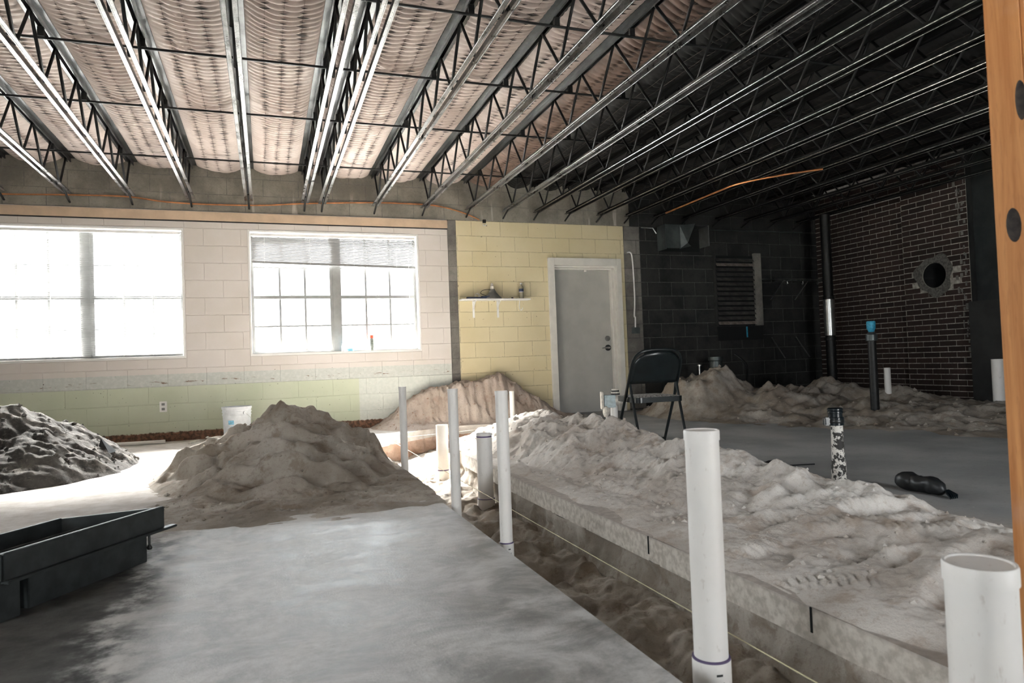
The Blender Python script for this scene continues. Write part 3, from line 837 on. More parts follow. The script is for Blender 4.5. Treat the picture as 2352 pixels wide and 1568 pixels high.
end_me = bpy.data.meshes.new('end_rod'); end_me.from_pydata(m.v, [], m.f); end_me.materials.append(M['joist_web'])
m = MB(); m.box(-0.012, 0.012, -0.012, 0.012, ZC+0.002, ZC+0.02)
sp_me = bpy.data.meshes.new('spacer'); sp_me.from_pydata(m.v, [], m.f); sp_me.materials.append(M['joist_web'])
ordinal = ['first', 'second', 'third', 'fourth', 'fifth', 'sixth', 'seventh', 'eighth', 'ninth', 'tenth', 'eleventh', 'twelfth', 'thirteenth', 'fourteenth',
           'fifteenth', 'sixteenth', 'seventeenth', 'eighteenth', 'nineteenth', 'twentieth', 'twenty-first', 'twenty-second', 'twenty-third', 'twenty-fourth']
WALLREF = {3: 'steel ceiling joist ending above the left half of the left window', 4: 'steel ceiling joist meeting the wall above the left window centre',
           5: 'steel ceiling joist meeting the wall right of the left window centre', 6: 'steel ceiling joist meeting the wall above the pier between the windows',
           7: 'steel ceiling joist seen straight on, running to the left edge of the right window',
           8: 'left one of the two steel ceiling joists set close together', 9: 'right one of the two steel ceiling joists set close together',
           10: 'steel ceiling joist meeting the wall above the right half of the right window', 11: 'steel ceiling joist meeting the wall at the right end of the right window',
           12: 'steel ceiling joist meeting the wall above the shelf on the yellow wall', 13: 'steel ceiling joist meeting the wall above the right end of the shelf',
           14: 'steel ceiling joist meeting the wall just left of the grey door', 15: 'steel ceiling joist meeting the wall above the grey door hinge side',
           16: 'steel ceiling joist meeting the wall above the grey door handle side', 17: 'steel ceiling joist ending over the right edge of the yellow wall',
           18: 'dark steel ceiling joist ending over the sheet metal duct, left side', 19: 'dark steel ceiling joist ending over the sheet metal duct, right side',
           20: 'dark steel ceiling joist ending above the louvred opening', 21: 'dark steel ceiling joist ending right of the louvred opening',
           22: 'dark steel ceiling joist ending above the wire shelf', 23: 'dark steel ceiling joist nearest to the brick wall'}
for i, jx in enumerate(JX):
    lab = WALLREF.get(i, 'steel ceiling joist beyond the left edge of the left window, %s from the left wall' % ordinal[i])
    e = empty('steel_joist', (jx, 0, ZC), lab, 'joist', 'open web steel joists of the roof')
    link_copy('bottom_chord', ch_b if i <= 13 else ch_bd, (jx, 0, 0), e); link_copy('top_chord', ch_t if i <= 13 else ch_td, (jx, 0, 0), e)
    y = JY1-0.30
    link_copy('web_bar', web_end, (jx, y, 0), e)
    k = 0
    while y-P > JY0:
        link_copy('web_bar', web_b, (jx, y-P, 0), e); link_copy('web_bar', web_a, (jx, y-P, 0), e)
        y -= P; k += 1
    link_copy('end_rod', end_me, (jx, 0, 0), e)

# insulation bays
def z_ins(x, y, xa, xb, sd, lit=True):
    u = np.clip((x-xa)/(xb-xa), 0, 1); w = xb-xa
    sag = 4*u*(1-u)
    ph = y + 0.035*np.sin(3.1*u+sd)*1.0 + 0.020*perlin(x*2.2, y*1.1, sd) + 0.015*sag
    sp = 0.066
    f = np.abs(np.sin(np.pi*ph/sp + 0.35*perlin(x*4, y*3, sd+2)))
    amp = 0.030*(0.5+0.9*np.clip(0.5+fbm(x*1.5, y*0.9, 3, sd+4)*1.3, 0, 1.3))*(0.25+0.75*sag)
    z = 3.200 - 0.050*sag**0.7 - amp*f**0.75
    nst = max(2, int(round(w/0.12))-1)
    d = np.zeros_like(x)
    row = np.abs(np.sin(np.pi*ph/sp))
    for k in range(nst):
        cx = xa + w*(k+1)/(nst+1) + 0.008*np.sin(y*2.0+k)
        g = np.exp(-((x-cx)/0.020)**2)
        d += g
    z += 0.034*d*np.exp(-(row/0.5)**2)*(0.35+0.65*sag)
    z += 0.010*d*0.4
    # pinched seams across
    for ys in (4.30, 5.36, 6.52, 8.03, 3.1, 1.9):
        z += 0.026*np.exp(-((y-ys-0.01*np.sin(x*9))/0.018)**2)*sag
    # taper up at the wall
    z += 0.03*sstep(8.35, 8.69, y)*0
    return z
INS = {3: 'over the far left edge of the left window', 4: 'above the left half of the left window', 5: 'above the right half of the left window', 6: 'above the pier between the two windows',
       7: 'right of the joist seen straight on', 8: 'in the narrow gap between the paired joists', 9: 'just right of the paired joists',
       10: 'above the right end of the right window', 11: 'above the bare grey strip by the yellow wall', 12: 'above the shelf'}
for i in range(len(JX)-1):
    xa, xb = JX[i]+0.064, JX[i+1]-0.064
    near = 3 <= i <= 12
    st = 0.0125 if near else 0.03
    lab = ('pinkish quilted insulation strip ' + INS[i]) if i in INS else ('dark quilted insulation strip between roof joists, %s bay from the left wall' % ordinal[i])
    ysr = 2.2 if near else 1.2
    nx = int((xb-xa)/ (0.0125 if near else 0.03))+1; ny = int((W-ysr)/(0.011 if near else 0.022))+1
    xs = np.linspace(xa, xb, nx); ys = np.linspace(ysr, W, ny); X, Y = np.meshgrid(xs, ys); Z = z_ins(X, Y, xa, xb, 40+i)
    xm_ = (xa+xb)/2
    me = bpy.data.meshes.new('insulation_batt'); V = np.stack([X.ravel()-xm_, Y.ravel(), Z.ravel()-3.15], 1)
    idx = np.arange(nx*ny).reshape(ny, nx); q = np.stack([idx[:-1, :-1], idx[1:, :-1], idx[1:, 1:], idx[:-1, 1:]], -1).reshape(-1, 4)
    me.vertices.add(len(V)); me.vertices.foreach_set('co', V.ravel()); me.loops.add(q.size); me.loops.foreach_set('vertex_index', q.ravel())
    me.polygons.add(len(q)); me.polygons.foreach_set('loop_start', np.arange(len(q))*4); me.polygons.foreach_set('use_smooth', np.ones(len(q), bool)); me.update(calc_edges=True)
    im = M['insul'] if i <= 11 else M['insul_half_shade'] if i <= 12 else M['insul_full_shade']  # bays darken to the right, fall-off of light put into the facing colour
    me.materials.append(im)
    e = empty('insulation_strip', (xm_, 0, 3.15), lab, 'insulation', 'quilted insulation strips between the joists')
    o = bpy.data.objects.new('facing', me); col.objects.link(o); o.parent = e
    m = MB(); m.box(xa, xb, YF, ysr+0.01, 3.14, 3.15); m.build('plain_facing', im, e)
    w = xb-xa; nst = max(2, int(round(w/0.12))-1)
    if w > 0.25:
        for k in range(nst):
            yy = np.arange(2.6, W-0.02, 0.12); cx = xa+w*(k+1)/(nst+1)+0.008*np.sin(yy*2.0+k)
            zz = np.minimum(z_ins(cx, yy, xa, xb, 40+i), z_ins(cx, yy+0.03, xa, xb, 40+i))-0.003
            m = MB(); m.tube(list(zip(cx, yy, zz)), 0.0010, 4); m.build('netting_cord', M['cord'], e)

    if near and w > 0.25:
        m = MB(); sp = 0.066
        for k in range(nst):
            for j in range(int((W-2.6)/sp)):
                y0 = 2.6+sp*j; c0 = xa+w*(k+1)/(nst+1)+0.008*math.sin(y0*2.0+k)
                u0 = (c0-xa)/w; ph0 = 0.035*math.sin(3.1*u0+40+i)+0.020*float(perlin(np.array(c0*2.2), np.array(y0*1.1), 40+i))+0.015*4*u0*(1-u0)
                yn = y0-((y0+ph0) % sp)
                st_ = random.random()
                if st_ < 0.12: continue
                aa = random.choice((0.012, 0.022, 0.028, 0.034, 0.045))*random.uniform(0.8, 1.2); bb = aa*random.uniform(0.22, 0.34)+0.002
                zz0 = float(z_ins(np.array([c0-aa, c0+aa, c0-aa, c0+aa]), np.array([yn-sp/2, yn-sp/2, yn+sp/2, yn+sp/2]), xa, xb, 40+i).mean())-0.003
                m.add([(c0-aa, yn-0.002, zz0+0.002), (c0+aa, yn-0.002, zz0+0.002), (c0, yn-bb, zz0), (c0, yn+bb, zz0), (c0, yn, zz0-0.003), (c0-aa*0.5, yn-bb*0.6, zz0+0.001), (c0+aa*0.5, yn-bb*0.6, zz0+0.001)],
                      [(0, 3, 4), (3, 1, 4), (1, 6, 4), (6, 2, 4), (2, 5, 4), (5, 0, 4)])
        m.build('pit_shade_marks', M['pit_shade'], e, kind='stuff')  # flat dark diamonds standing for shade in the fold pits

# bridging rods across the joists
for (yb, lab) in ((4.28, 'thin black bridging rod across the joists, nearest the camera'), (5.35, 'thin black bridging rod across the joists, second from the camera'),
                  (6.52, 'thin black bridging rod across the joists, third from the camera'), (8.03, 'thin black bridging rod across the joists, close to the window wall')):
    e = empty('bridging_rod', (2, yb, 3.13), lab, 'rod', 'bridging rods across the joists')
    m = MB(); m.tube([(XL+0.02, yb+0.05, 3.086), (-1.0, yb+0.015, 3.089), (1.2, yb, 3.086), (XR-0.02, yb-0.05, 3.088)], 0.0095, 6); m.build('rod', M['joist_web'], e)
    for jx in JX[3:16]:
        m = MB(); m.box(jx-0.02, jx+0.02, yb-0.012, yb+0.012, 3.09, 3.152); m.build('weld_clip', M['joist_web'], e)

# copper tubes
pts = [(-4.3, 2.75), (-3.3, 2.76), (-2.635, 2.762), (-2.011, 2.782), (-1.437, 2.790), (-1.039, 2.748), (-0.58, 2.737), (0, 2.751), (0.5, 2.794), (1.297, 2.84), (1.75, 2.848), (2.145, 2.837), (2.497, 2.764), (2.736, 2.674)]
def smooth(pts, n=6):
    out = []
    P_ = [Vector(p) for p in pts]
    for i in range(len(P_)-1):
        p0 = P_[max(i-1, 0)]; p1 = P_[i]; p2 = P_[i+1]; p3 = P_[min(i+2, len(P_)-1)]
        for k in range(n):
            t = k/n; out.append(0.5*((2*p1)+(p2-p0)*t+(2*p0-5*p1+4*p2-p3)*t*t+(3*p1-p0-3*p2+p3)*t**3))
    out.append(P_[-1]); return out
m = MB(); m.tube(smooth([(x, W-0.015, z) for x, z in pts]), 0.0085, 8)
m.build('copper_tube', M['copper'], loc=(0, W-0.015, 2.75), label='thin copper tube sagging along the concrete beam above the windows', cat='pipe')
m = MB(); m.tube(smooth([(5.26, 8.09, 2.735), (5.22, 6.87, 2.735), (5.24, 6.49, 2.735), (5.49, 6.06, 2.735), (5.76, 5.77, 2.735)]), 0.013, 8)
m.build('copper_tube', M['copper'], loc=(5.3, 6.8, 2.735), label='bent copper tube hanging under the dark joists on the right', cat='pipe')

# ================================================================== SAND
def z_pile_main(x, y):
    xw = x+0.10*fbm(x*1.8, y*1.8, 3, 51); yw = y+0.12*fbm(x*1.8, y*1.8, 3, 61)
    dx = xw-0.22; dy = yw-5.62
    r = np.sqrt((dx/np.where(dx < 0, 1.02, 0.74))**2+(dy/np.where(dy < 0, 1.42, 1.0))**2)
    h = 0.50*np.clip(1-r, 0, 1)**0.98 - 0.02*gau(x, y, 0.22, 5.62, 0.12)
    # slump terraces on the near side
    mask = sstep(0.02, 0.14, h)*sstep(6.0, 5.5, y)*sstep(0.49, 0.40, h)
    HS = 0.090; hq = h+0.055*fbm(x*1.8, y*2.0, 3, 72)+0.035*np.sin(x*2.6+1.0)
    tq = hq/HS; fq = tq-np.floor(tq)
    hs = HS*(np.floor(tq)-0.14*sstep(0, 0.75, fq)+1.14*sstep(0.74, 1.0, fq)+0.35)-(hq-h)
    h = h+(hs-h)*mask*0.45*np.clip(0.85+0.9*perlin(x*1.1, y*1.1, 79), 0.25, 1.0)
    ter = ridged(x*1.25+0.45*y, y*3.6+0.5*x, 2, 71)
    h += mask*0.030*(ter-0.95)
    sc = (y+0.42*x+0.16*fbm(x*1.5, y*1.5, 3, 77))/0.27; sw = sc-np.floor(sc)
    saw = np.where(sw < 0.30, sstep(0, 0.30, sw), 1-((sw-0.30)/0.70))
    h += mask*0.17*(saw-0.5)*np.clip(0.55+1.5*perlin(x*1.9, y*1.4, 83), 0.0, 1.5)
    sc2 = (y-0.55*x+0.14*fbm(x*1.9, y*1.9, 3, 78))/0.33; sw2 = sc2-np.floor(sc2)
    saw2 = np.where(sw2 < 0.28, sstep(0, 0.28, sw2), 1-((sw2-0.28)/0.72))
    h += mask*0.115*(saw2-0.5)*np.clip(0.35+1.8*perlin(x*1.5, y*1.5, 85), 0.0, 1.5)
    h += 0.018*fbm(x*4.5, y*4.5, 4, 81)*sstep(-0.02, 0.1, h)
    # hollows and footprints round the foot
    for (fx, fy, r_, d_) in FOOT_B: h = h - d_*gau(x, y, fx, fy, r_*1.5, r_)+0.35*d_*gau(x, y, fx-0.02, fy-r_*1.5, r_*1.6, r_*0.8)
    # spread skirt
    sk = 0.030*sstep(3.45, 4.2, y+0.18*fbm(x*1.4, y*1.4, 3, 91)+0.05*(x))*sstep(-0.95, -0.30, x+0.3*fbm(x*1.5, y*1.5, 2, 95))*sstep(7.3, 6.3, y)
    sk *= (0.75+1.2*fbm(x*3.0, y*5.5, 4, 93))
    e = sstep(0.915, 0.86, x)
    h = np.maximum(h, 0)+sk-0.006
    h += (0.006*perlin(x*24, y*24, 7)+0.004*perlin(x*45, y*45, 8))*sstep(0.0, 0.02, h)
    return np.where(x > 0.905, np.minimum(h, 0.02), h*e+(1-e)*np.minimum(h, 0.025))
FOOT_B = [(0.14, 4.85, 0.09, 0.07), (0.52, 4.75, 0.10, 0.06), (0.40, 4.62, 0.07, 0.05), (-0.05, 4.55, 0.08, 0.05), (0.05, 5.05, 0.08, 0.05), (0.30, 4.40, 0.06, 0.05),
          (-0.35, 4.45, 0.07, 0.04), (-0.30, 4.9, 0.06, 0.035), (0.10, 4.18, 0.06, 0.03), (-0.55, 4.75, 0.06, 0.03), (0.55, 5.1, 0.08, 0.05), (0.62, 4.5, 0.07, 0.04)]
FOOT_B += [(rng.uniform(-0.9, 0.8), rng.uniform(3.9, 4.7), rng.uniform(0.03, 0.06), rng.uniform(0.01, 0.025)) for _ in range(26)]
pile_b = heightfield('sand_pile', -1.02, 0.93, 3.35, 7.4, 0.0100, z_pile_main, M['sand_brown'], zmin=0.0, loc=(0.2, 5.4, 0), label='tall terraced heap of brown sand beside the trench, in front of the bucket', cat='sand pile')

def z_pile_dark(x, y):
    xw = x+0.13*fbm(x*1.7, y*1.7, 4, 151); yw = y+0.13*fbm(x*1.7, y*1.7, 4, 161)
    dx = xw+1.95; dy = yw-6.75
    ex = np.where(dx < 0, np.maximum(-dx-0.7, 0)/0.9, dx/0.92)
    r = np.sqrt(ex**2+(dy/np.where(dy < 0, 1.22, 1.1))**2)
    h = 0.57*np.clip(1-r, 0, 1)**0.9
    mk = sstep(0.0, 0.12, h)
    h += mk*(0.035*(ridged(x*3.2+y, y*4.4, 3, 171)-1.0)+0.02*fbm(x*9, y*9, 3, 181))
    h += 0.012*sstep(-0.9, -1.5, x)*fbm(x*4, y*4, 3, 185)*sstep(5.0, 5.6, y)
    return h*sstep(-1.04, -1.14, x)-0.012
pile_a = heightfield('soil_pile', -3.9, -1.04, 5.0, 8.2, 0.015, z_pile_dark, M['soil'], zmin=0.0, loc=(-2.0, 6.7, 0), label='dark heap of earth under the left window, cut by the left edge of the picture', cat='soil pile')

def z_pile_wall(x, y):
    t = np.interp(x, [1.15, 1.36, 1.6, 1.88, 2.15, 2.40, 2.55, 2.72, 2.90, 3.02, 3.30, 3.62, 3.85, 4.2], [0, 0.09, 0.26, 0.44, 0.47, 0.545, 0.50, 0.56, 0.63, 0.56, 0.33, 0.13, 0.05, 0])
    t = t+0.02*fbm(x*8, x*0+3.0, 3, 201)
    front = np.interp(x, [1.15, 1.9, 2.4, 3.0, 3.6, 4.2], [7.55, 7.95, 8.18, 8.10, 8.10, 8.4])
    yy = y+0.06*fbm(x*4, y*4, 3, 205)+0.025*perlin(x*16, y*3, 207)
    face = sstep(8.18, 8.50, yy)       # steep dug face
    fan = np.clip((yy-front)/(8.5-front+1e-3), 0, 1)
    h = t*(0.42*fan**1.1+0.58*face)
    h += 0.012*ridged(x*5+3*perlin(x*3, y*3, 4), y*3.0, 3, 209)*face*sstep(0.1, 0.3, t)-0.012
    h += (0.016*fbm(x*12, y*12, 4, 211)+0.030*(ridged(x*6.5, y*6.5, 3, 213)-1.0))*sstep(0.02, 0.1, h)
    # keep clear of the trench lip
    return h-0.006
pile_c = heightfield('sand_pile', 1.1, 4.2, 7.6, W-0.004, 0.0110, z_pile_wall, M['sand_pink'], zmin=0.0, loc=(2.8, 8.45, 0), label='pinkish sand heap dug steep against the yellow wall, left of the door', cat='sand pile')

RY = [0.5, 1.5, 1.95, 2.26, 2.53, 2.95, 3.2, 3.58, 4.07, 4.68, 5.1, 5.58, 6.2, 6.6, 7.0]
RH = [0.03, 0.05, 0.07, 0.10, 0.14, 0.15, 0.235, 0.18, 0.215, 0.305, 0.30, 0.345, 0.28, 0.12, 0.0]
FOOT_R = [(rng.uniform(1.7, 2.75), rng.uniform(1.3, 3.0), rng.uniform(0.035, 0.075), rng.uniform(0.015, 0.045), rng.uniform(-0.6, 0.6)) for _ in range(46)]
TREAD = [(rng.uniform(1.62, 2.45), rng.uniform(1.35, 3.1), rng.uniform(-0.7, 0.7)) for _ in range(22)]
def z_ridge(x, y):
    ax = np.interp(y, [0.5, 2.3, 3.2, 4.5, 5.6, 7], [2.55, 2.55, 2.47, 2.40, 2.32, 2.3])
    H = np.interp(y, RY, RH)
    xw = x+0.09*fbm(x*2.3, y*2.3, 4, 251); yw = y
    dx = xw-ax
    wl = np.interp(y, [1.0, 2.5, 3.2, 5.6, 6.6], [0.75, 0.60, 0.62, 0.62, 0.6]); wr_ = np.interp(y, [1, 2.5, 3.2, 4.0, 5.6], [0.28, 0.32, 0.38, 0.34, 0.40])
    r = np.abs(dx)/np.where(dx < 0, wl, wr_)
    h = H*np.clip(1-r, 0, 1)**0.9*(1+0.35*fbm(x*1.9, y*1.9, 3, 261))
    h += 0.042*(ridged(x*3.0+y*0.5, y*2.2, 4, 271)-1.0)*sstep(0.03, 0.12, h)
    h += 0.02*fbm(x*7, y*7, 3, 275)*sstep(0.02, 0.08, h)
    # thin sheet over the slab
    sh = 0.032*sstep(1.53, 1.72, x+0.10*fbm(x*3, y*2, 3, 281))*sstep(2.95, 2.55, x+0.12*fbm(x*2, y*2, 3, 283))*sstep(6.4, 5.8, y)
    sh *= 0.7+0.3*sstep(3.6, 2.8, y)
    sh += 0.016*fbm(x*4.2, y*4.2, 4, 285)*sstep(1.62, 1.9, x)*sstep(2.95, 2.6, x)
    sh += 0.012*fbm(x*8.5, y*8.5, 4, 287)*sstep(1.6, 1.8, x)*sstep(3.0, 2.7, x)
    h = np.maximum(h, 0)+sh
    for (fx, fy, r_, d_, a_) in FOOT_R:
        u = (x-fx)*math.cos(a_)+(y-fy)*math.sin(a_); v = -(x-fx)*math.sin(a_)+(y-fy)*math.cos(a_)
        g = np.exp(-((u/(r_*1.9))**2+(v/r_)**2)); g2 = np.exp(-((u/(r_*2.5))**2+((v-r_*1.3)/(r_*0.9))**2))
        h = h-np.minimum(d_, 0.05)*g+0.4*d_*g2
    for (fx, fy, a_) in TREAD:
        u = (x-fx)*math.cos(a_)+(y-fy)*math.sin(a_); v = -(x-fx)*math.sin(a_)+(y-fy)*math.cos(a_)
        mk = sstep(0.16, 0.12, np.abs(u))*sstep(0.055, 0.035, np.abs(v))
        h = h+mk*0.0038*np.sin(u*2*np.pi/0.030)
    h = np.maximum(h, np.where(sh > 0.012, 0.009, -0.02))
    h += 0.006*perlin(x*22, y*22, 9)*sstep(1.56, 1.7, x)+0.0035*perlin(x*48, y*48, 10)*sstep(1.56, 1.7, x)
    return np.maximum(h, -0.02)-0.004
pile_d = heightfield('sand_ridge', 1.535, 3.35, 0.9, 6.72, 0.0085, z_ridge, M['sand'], zmin=0.0, loc=(2.4, 3.8, 0), label='long trampled ridge of pale sand along the right side of the trench', cat='sand pile')

def z_back(x, y):
    fx = np.interp(y, [2.4, 3.8, 4.4, 4.85, 5.48, 6.26, 7.27, 8.7], [6.0, 5.53, 5.26, 5.22, 4.8, 4.56, 4.6, 4.9])
    m_ = sstep(0.0, 0.75, x-fx+0.25*fbm(x*2, y*2, 3, 301))
    h = 0.05*m_ + 0.44*gau(x, y, 4.98, 7.55, 0.36, 0.5)+0.46*gau(x, y, 5.42, 7.25, 0.45)+0.27*gau(x, y, 5.75, 6.55, 0.40)+0.36*gau(x, y, 6.75, 7.0, 0.75, 0.6)+0.20*gau(x, y, 7.4, 6.2, 0.5)+0.15*gau(x, y, 6.2, 5.7, 0.5)+0.10*gau(x, y, 7.0, 4.9, 0.8)
    h *= 0.84+0.4*fbm(x*2.4, y*2.4, 4, 311)
    h += m_*(0.05*(ridged(x*2.0, y*2.4, 3, 321)-1.0)+0.03*fbm(x*5, y*5, 3, 331))
    return h*sstep(-0.15, 0.2, x-fx+0.15*fbm(x*3, y*3, 2, 333))-0.010
pile_e = heightfield('sand_pile', 4.3, 8.26, 2.6, 8.66, 0.022, z_back, M['sand_brown'], zmin=0.0, loc=(6.2, 6.2, 0), label='lumpy brown sand mounds filling the dark far right corner', cat='sand pile')

# clods and crumbs
def clods(name, n, fn, mat, xr, yr, smin, smax, parent):
    m = MB(); 
    for k in range(n):
        x = rng.uniform(*xr); y = rng.uniform(*yr); z = float(fn(np.array([x]), np.array([y]))[0])
        if z < 0.002: continue
        s = smin+(smax-smin)*rng.random()**3
        vs = []
        for v in ((1,0,0),(-1,0,0),(0,1,0),(0,-1,0),(0,0,1),(0,0,-1)):
            q = np.array(v)*s*rng.uniform(0.6, 1.2)+rng.normal(0, s*0.15, 3); vs.append((x+q[0], y+q[1], z+s*0.25+q[2]*0.7))
        m.add(vs, [(0,2,4),(2,1,4),(1,3,4),(3,0,4),(2,0,5),(1,2,5),(3,1,5),(0,3,5)])
    return m.build(name, mat, parent, kind='stuff')
clods('sand_crumbs', 900, z_pile_main, M['sand_brown'], (-1.4, 0.86), (3.9, 6.2), 0.003, 0.016, pile_b)
clods('soil_crumbs', 700, z_pile_dark, M['soil'], (-2.8, -0.9), (5.4, 7.8), 0.005, 0.03, pile_a)
clods('sand_crumbs', 1100, z_ridge, M['sand'], (1.65, 2.9), (1.3, 6.2), 0.003, 0.017, pile_d)
clods('sand_crumbs', 400, z_pile_wall, M['sand_red'], (1.2, 3.4), (7.9, 8.5), 0.004, 0.018, pile_c)
clods('sand_crumbs', 700, z_back, M['sand_brown'], (4.4, 7.5), (4.2, 8.2), 0.006, 0.035, pile_e)

# ================================================================== OBJECTS
def pvc(name, x, y, z0, z1, r, label, cap=True, coupling=None, rings=(), mat=None, seg=32, group=None, prints=False):
    mat = mat or M['pvc']
    e = empty(name, (x, y, z0), label, 'pipe', group)
    m = MB()
    if cap: m.lathe([(r, 0), (r, z1-z0-0.004)], (x, y, z0), seg)
    else: m.lathe([(r, 0), (r, z1-z0), (r*0.9, z1-z0), (r*0.9, z1-z0-0.18), (0.001, z1-z0-0.18)], (x, y, z0), seg)
    m.build('pipe_body', mat, e)
    if cap:
        R = r*1.055; c = MB()
        c.lathe([(r, -0.030*r/0.05), (R, -0.030*r/0.05), (R, -0.004), (R*0.975, 0.0), (R*0.90, 0.0), (R*0.87, -0.003), (0.0, -0.003)], (x, y, z1), seg)
        c.build('end_cap', mat, e)
    if coupling:
        a, b = coupling; R = r*1.13; c = MB()
        c.lathe([(r*1.0, 0), (R, 0), (R, b-a-0.004), (R*0.985, b-a), (r*1.0, b-a)], (x, y, a), seg); cp = c.build('coupling', mat, e)
        c = MB(); c.lathe([(r*1.0, 0), (r*1.125, 0.0), (r*1.11, 0.0035), (r*1.0, 0.005)], (x, y, b), seg); c.build('primer_ring', M['purple'], cp)
        if prints:
            # printed marks on the coupling, facing the camera
            a0 = math.atan2(-y, -x); hgt = (b-a)
            for (da, w_, zc, hh) in ((0.36, 0.16, 0.40, 0.22), (0.10, 0.10, 0.38, 0.20), (0.62, 0.08, 0.43, 0.20), (0.40, 0.34, 0.72, 0.06), (-0.16, 0.12, 0.36, 0.18)):
                vs = []; n_ = 5
                for k in range(n_+1):
                    an = a0+da-w_/2+w_*k/n_
                    for zz in (zc-hh/2, zc+hh/2): vs.append((x+R*1.004*math.cos(an), y+R*1.004*math.sin(an), a+hgt*zz))
                mm = MB(); mm.add(vs, [(2*k, 2*k+2, 2*k+3, 2*k+1) for k in range(n_)]); mm.build('printed_mark', M['ink'], cp)
    for zr in rings:
        c = MB(); c.lathe([(r*1.002, 0), (r*1.012, 0.003), (r*1.012, 0.007), (r*1.002, 0.010)], (x, y, zr), seg); c.build('primer_ring', M['purple'], e)
    return e
G = 'white plastic pipes standing in the trench'
pvc('plastic_pipe', 0.959, 5.11, -0.33, 0.612, 0.0275, 'farthest of the three slim white pipes lined along the trench edge', group=G)
pvc('plastic_pipe', 0.963, 3.655, -0.33, 0.635, 0.0275, 'middle one of the three slim white pipes lined along the trench edge', group=G)
pvc('plastic_pipe', 0.966, 2.835, -0.33, 0.648, 0.0275, 'nearest of the three slim white pipes lined along the trench edge, coupling at its foot', coupling=(-0.09, -0.012), group=G, prints=True)
pvc('plastic_pipe', 1.068, 1.522, -0.33, 0.580, 0.0435, 'tall capped white pipe in the right foreground with a marked coupling', coupling=(-0.105, -0.008), group=G, prints=True)
pvc('plastic_pipe', 1.203, 0.889, -0.33, 0.385, 0.0565, 'thick capped white pipe cut off by the bottom right corner', group=G)
pvc('plastic_pipe', 1.465, 4.72, -0.33, 0.262, 0.0565, 'short thick white pipe against the right trench wall, purple ring near its rim', cap=False, coupling=(-0.29, -0.205), rings=(0.235,), group=G)
pvc('plastic_pipe', 1.50, 6.12, -0.33, 0.215, 0.0545, 'short thick white pipe at the trench corner, partly behind the middle slim pipe', cap=False, rings=(-0.20,), group=G)
pvc('plastic_pipe', 2.80, 7.82, -0.33, 0.405, 0.029, 'slim white pipe before the wall heap, half hidden behind the nearest slim pipe', group=G)
pvc('plastic_pipe', 7.10, 6.27, -0.05, 0.52, 0.037, 'small white pipe stub standing before the brick wall', cap=False)
pvc('plastic_pipe', 7.56, 5.25, -0.05, 0.595, 0.062, 'wide dusty white pipe far right, next to the wooden post', cap=False)

# mason's strings
m = MB(); m.tube([(1.19, 0.3, 0.003), (1.19, 3.2, 0.0), (1.19, 7.48, 0.004)], 0.0015, 5)
m.build('string_line', M['string'], loc=(1.19, 3.5, 0), label='taut yellowish string running lengthwise down the trench', cat='string')
m = MB(); m.tube([(0.93, 7.16, 0.002), (1.9, 7.44, 0.0), (2.45, 7.6, 0.0)], 0.0020, 5)
m.build('string_line', M['string_white'], loc=(1.6, 7.35, 0), label='white string stretched crosswise over the far end of the trench', cat='string')

# wooden post
e = empty('wooden_post', (1.665, 1.072, 0), 'orange wooden stud with dark knots at the right edge of the picture', 'post')
m = MB(); m.box(1.62, 1.71, 1.027, 1.117, 0.0, ZC); m.build('stud', M['wood'], e, bevel=0.007)
def knot(yc, zc, ry, rz, name='knot'):
    m = MB(); n = 20; vs = [(1.6165, yc, zc)]
    for (q, dx) in ((0.55, 1.6175), (0.85, 1.6185), (1.0, 1.6203)):
        for k in range(n):
            a = 2*math.pi*k/n; s = q*(1+0.07*math.sin(2*a+1)); vs.append((dx, yc+ry*s*math.cos(a), zc+rz*s*math.sin(a)))
    fs = [(0, 1+(k+1) % n, 1+k) for k in range(n)]
    for r_ in range(2):
        for k in range(n): fs.append((1+r_*n+k, 1+r_*n+(k+1) % n, 1+(r_+1)*n+(k+1) % n, 1+(r_+1)*n+k))
    m.add(vs, fs, True); return m.build(name, M['knot'], e)
knot(1.071, 1.047, 0.0165, 0.043); knot(1.040, 1.325, 0.012, 0.050); knot(1.06, 0.45, 0.008, 0.012)

# dark steel tray on the left
NR = Vector((-0.427, 3.26)); NL = Vector((-0.817, 2.66)); FR = Vector((-0.789, 3.216)); FL = NL+(FR-NR)
e = empty('equipment_skid', (-0.8, 2.93, 0), 'low dark steel frame with open top lying on the floor, left foreground', 'skid')
def side(a, b, z0, z1, th, name, mat=M['tray']):
    m = MB(); d = (b-a).normalized(); n = Vector((-d.y, d.x))
    m.obox(((a.x+b.x)/2, (a.y+b.y)/2, (z0+z1)/2), (d.x, d.y, 0), (n.x, n.y, 0), (0, 0, 1), (b-a).length/2, th/2, (z1-z0)/2)
    return m.build(name, mat, e, bevel=0.002)
side(NL, NR, 0.128, 0.215, 0.014, 'side_rail'); side(FL, FR, 0.128, 0.215, 0.014, 'side_rail')
side(FR, NR, 0.128, 0.212, 0.014, 'end_rail'); side(FL, NL, 0.128, 0.212, 0.014, 'end_rail')
u_ = (NR-NL).normalized(); v_ = (FR-NR).normalized()
side(NL-v_*0.012-u_*0.01, NR-v_*0.012+u_*0.045, 0.118, 0.128, 0.034, 'flange')
side(NL+v_*0.007, NR+v_*0.007, 0.211, 0.215, 0.026, 'rim_lip')
for k in (0.30, 0.55, 0.8):
    side(NL+(FL-NL)*k, NR+(FR-NR)*k, 0.150, 0.168, 0.022, 'cross_slat')
m = MB(); m.add([(p.x, p.y, 0.124) for p in (NL, NR, FR, FL)], [(0, 1, 2, 3)]); m.build('tray_floor', M['tray'], e)
nb0 = Vector((-0.792, 2.775)); nb1 = Vector((-0.50, 3.228))
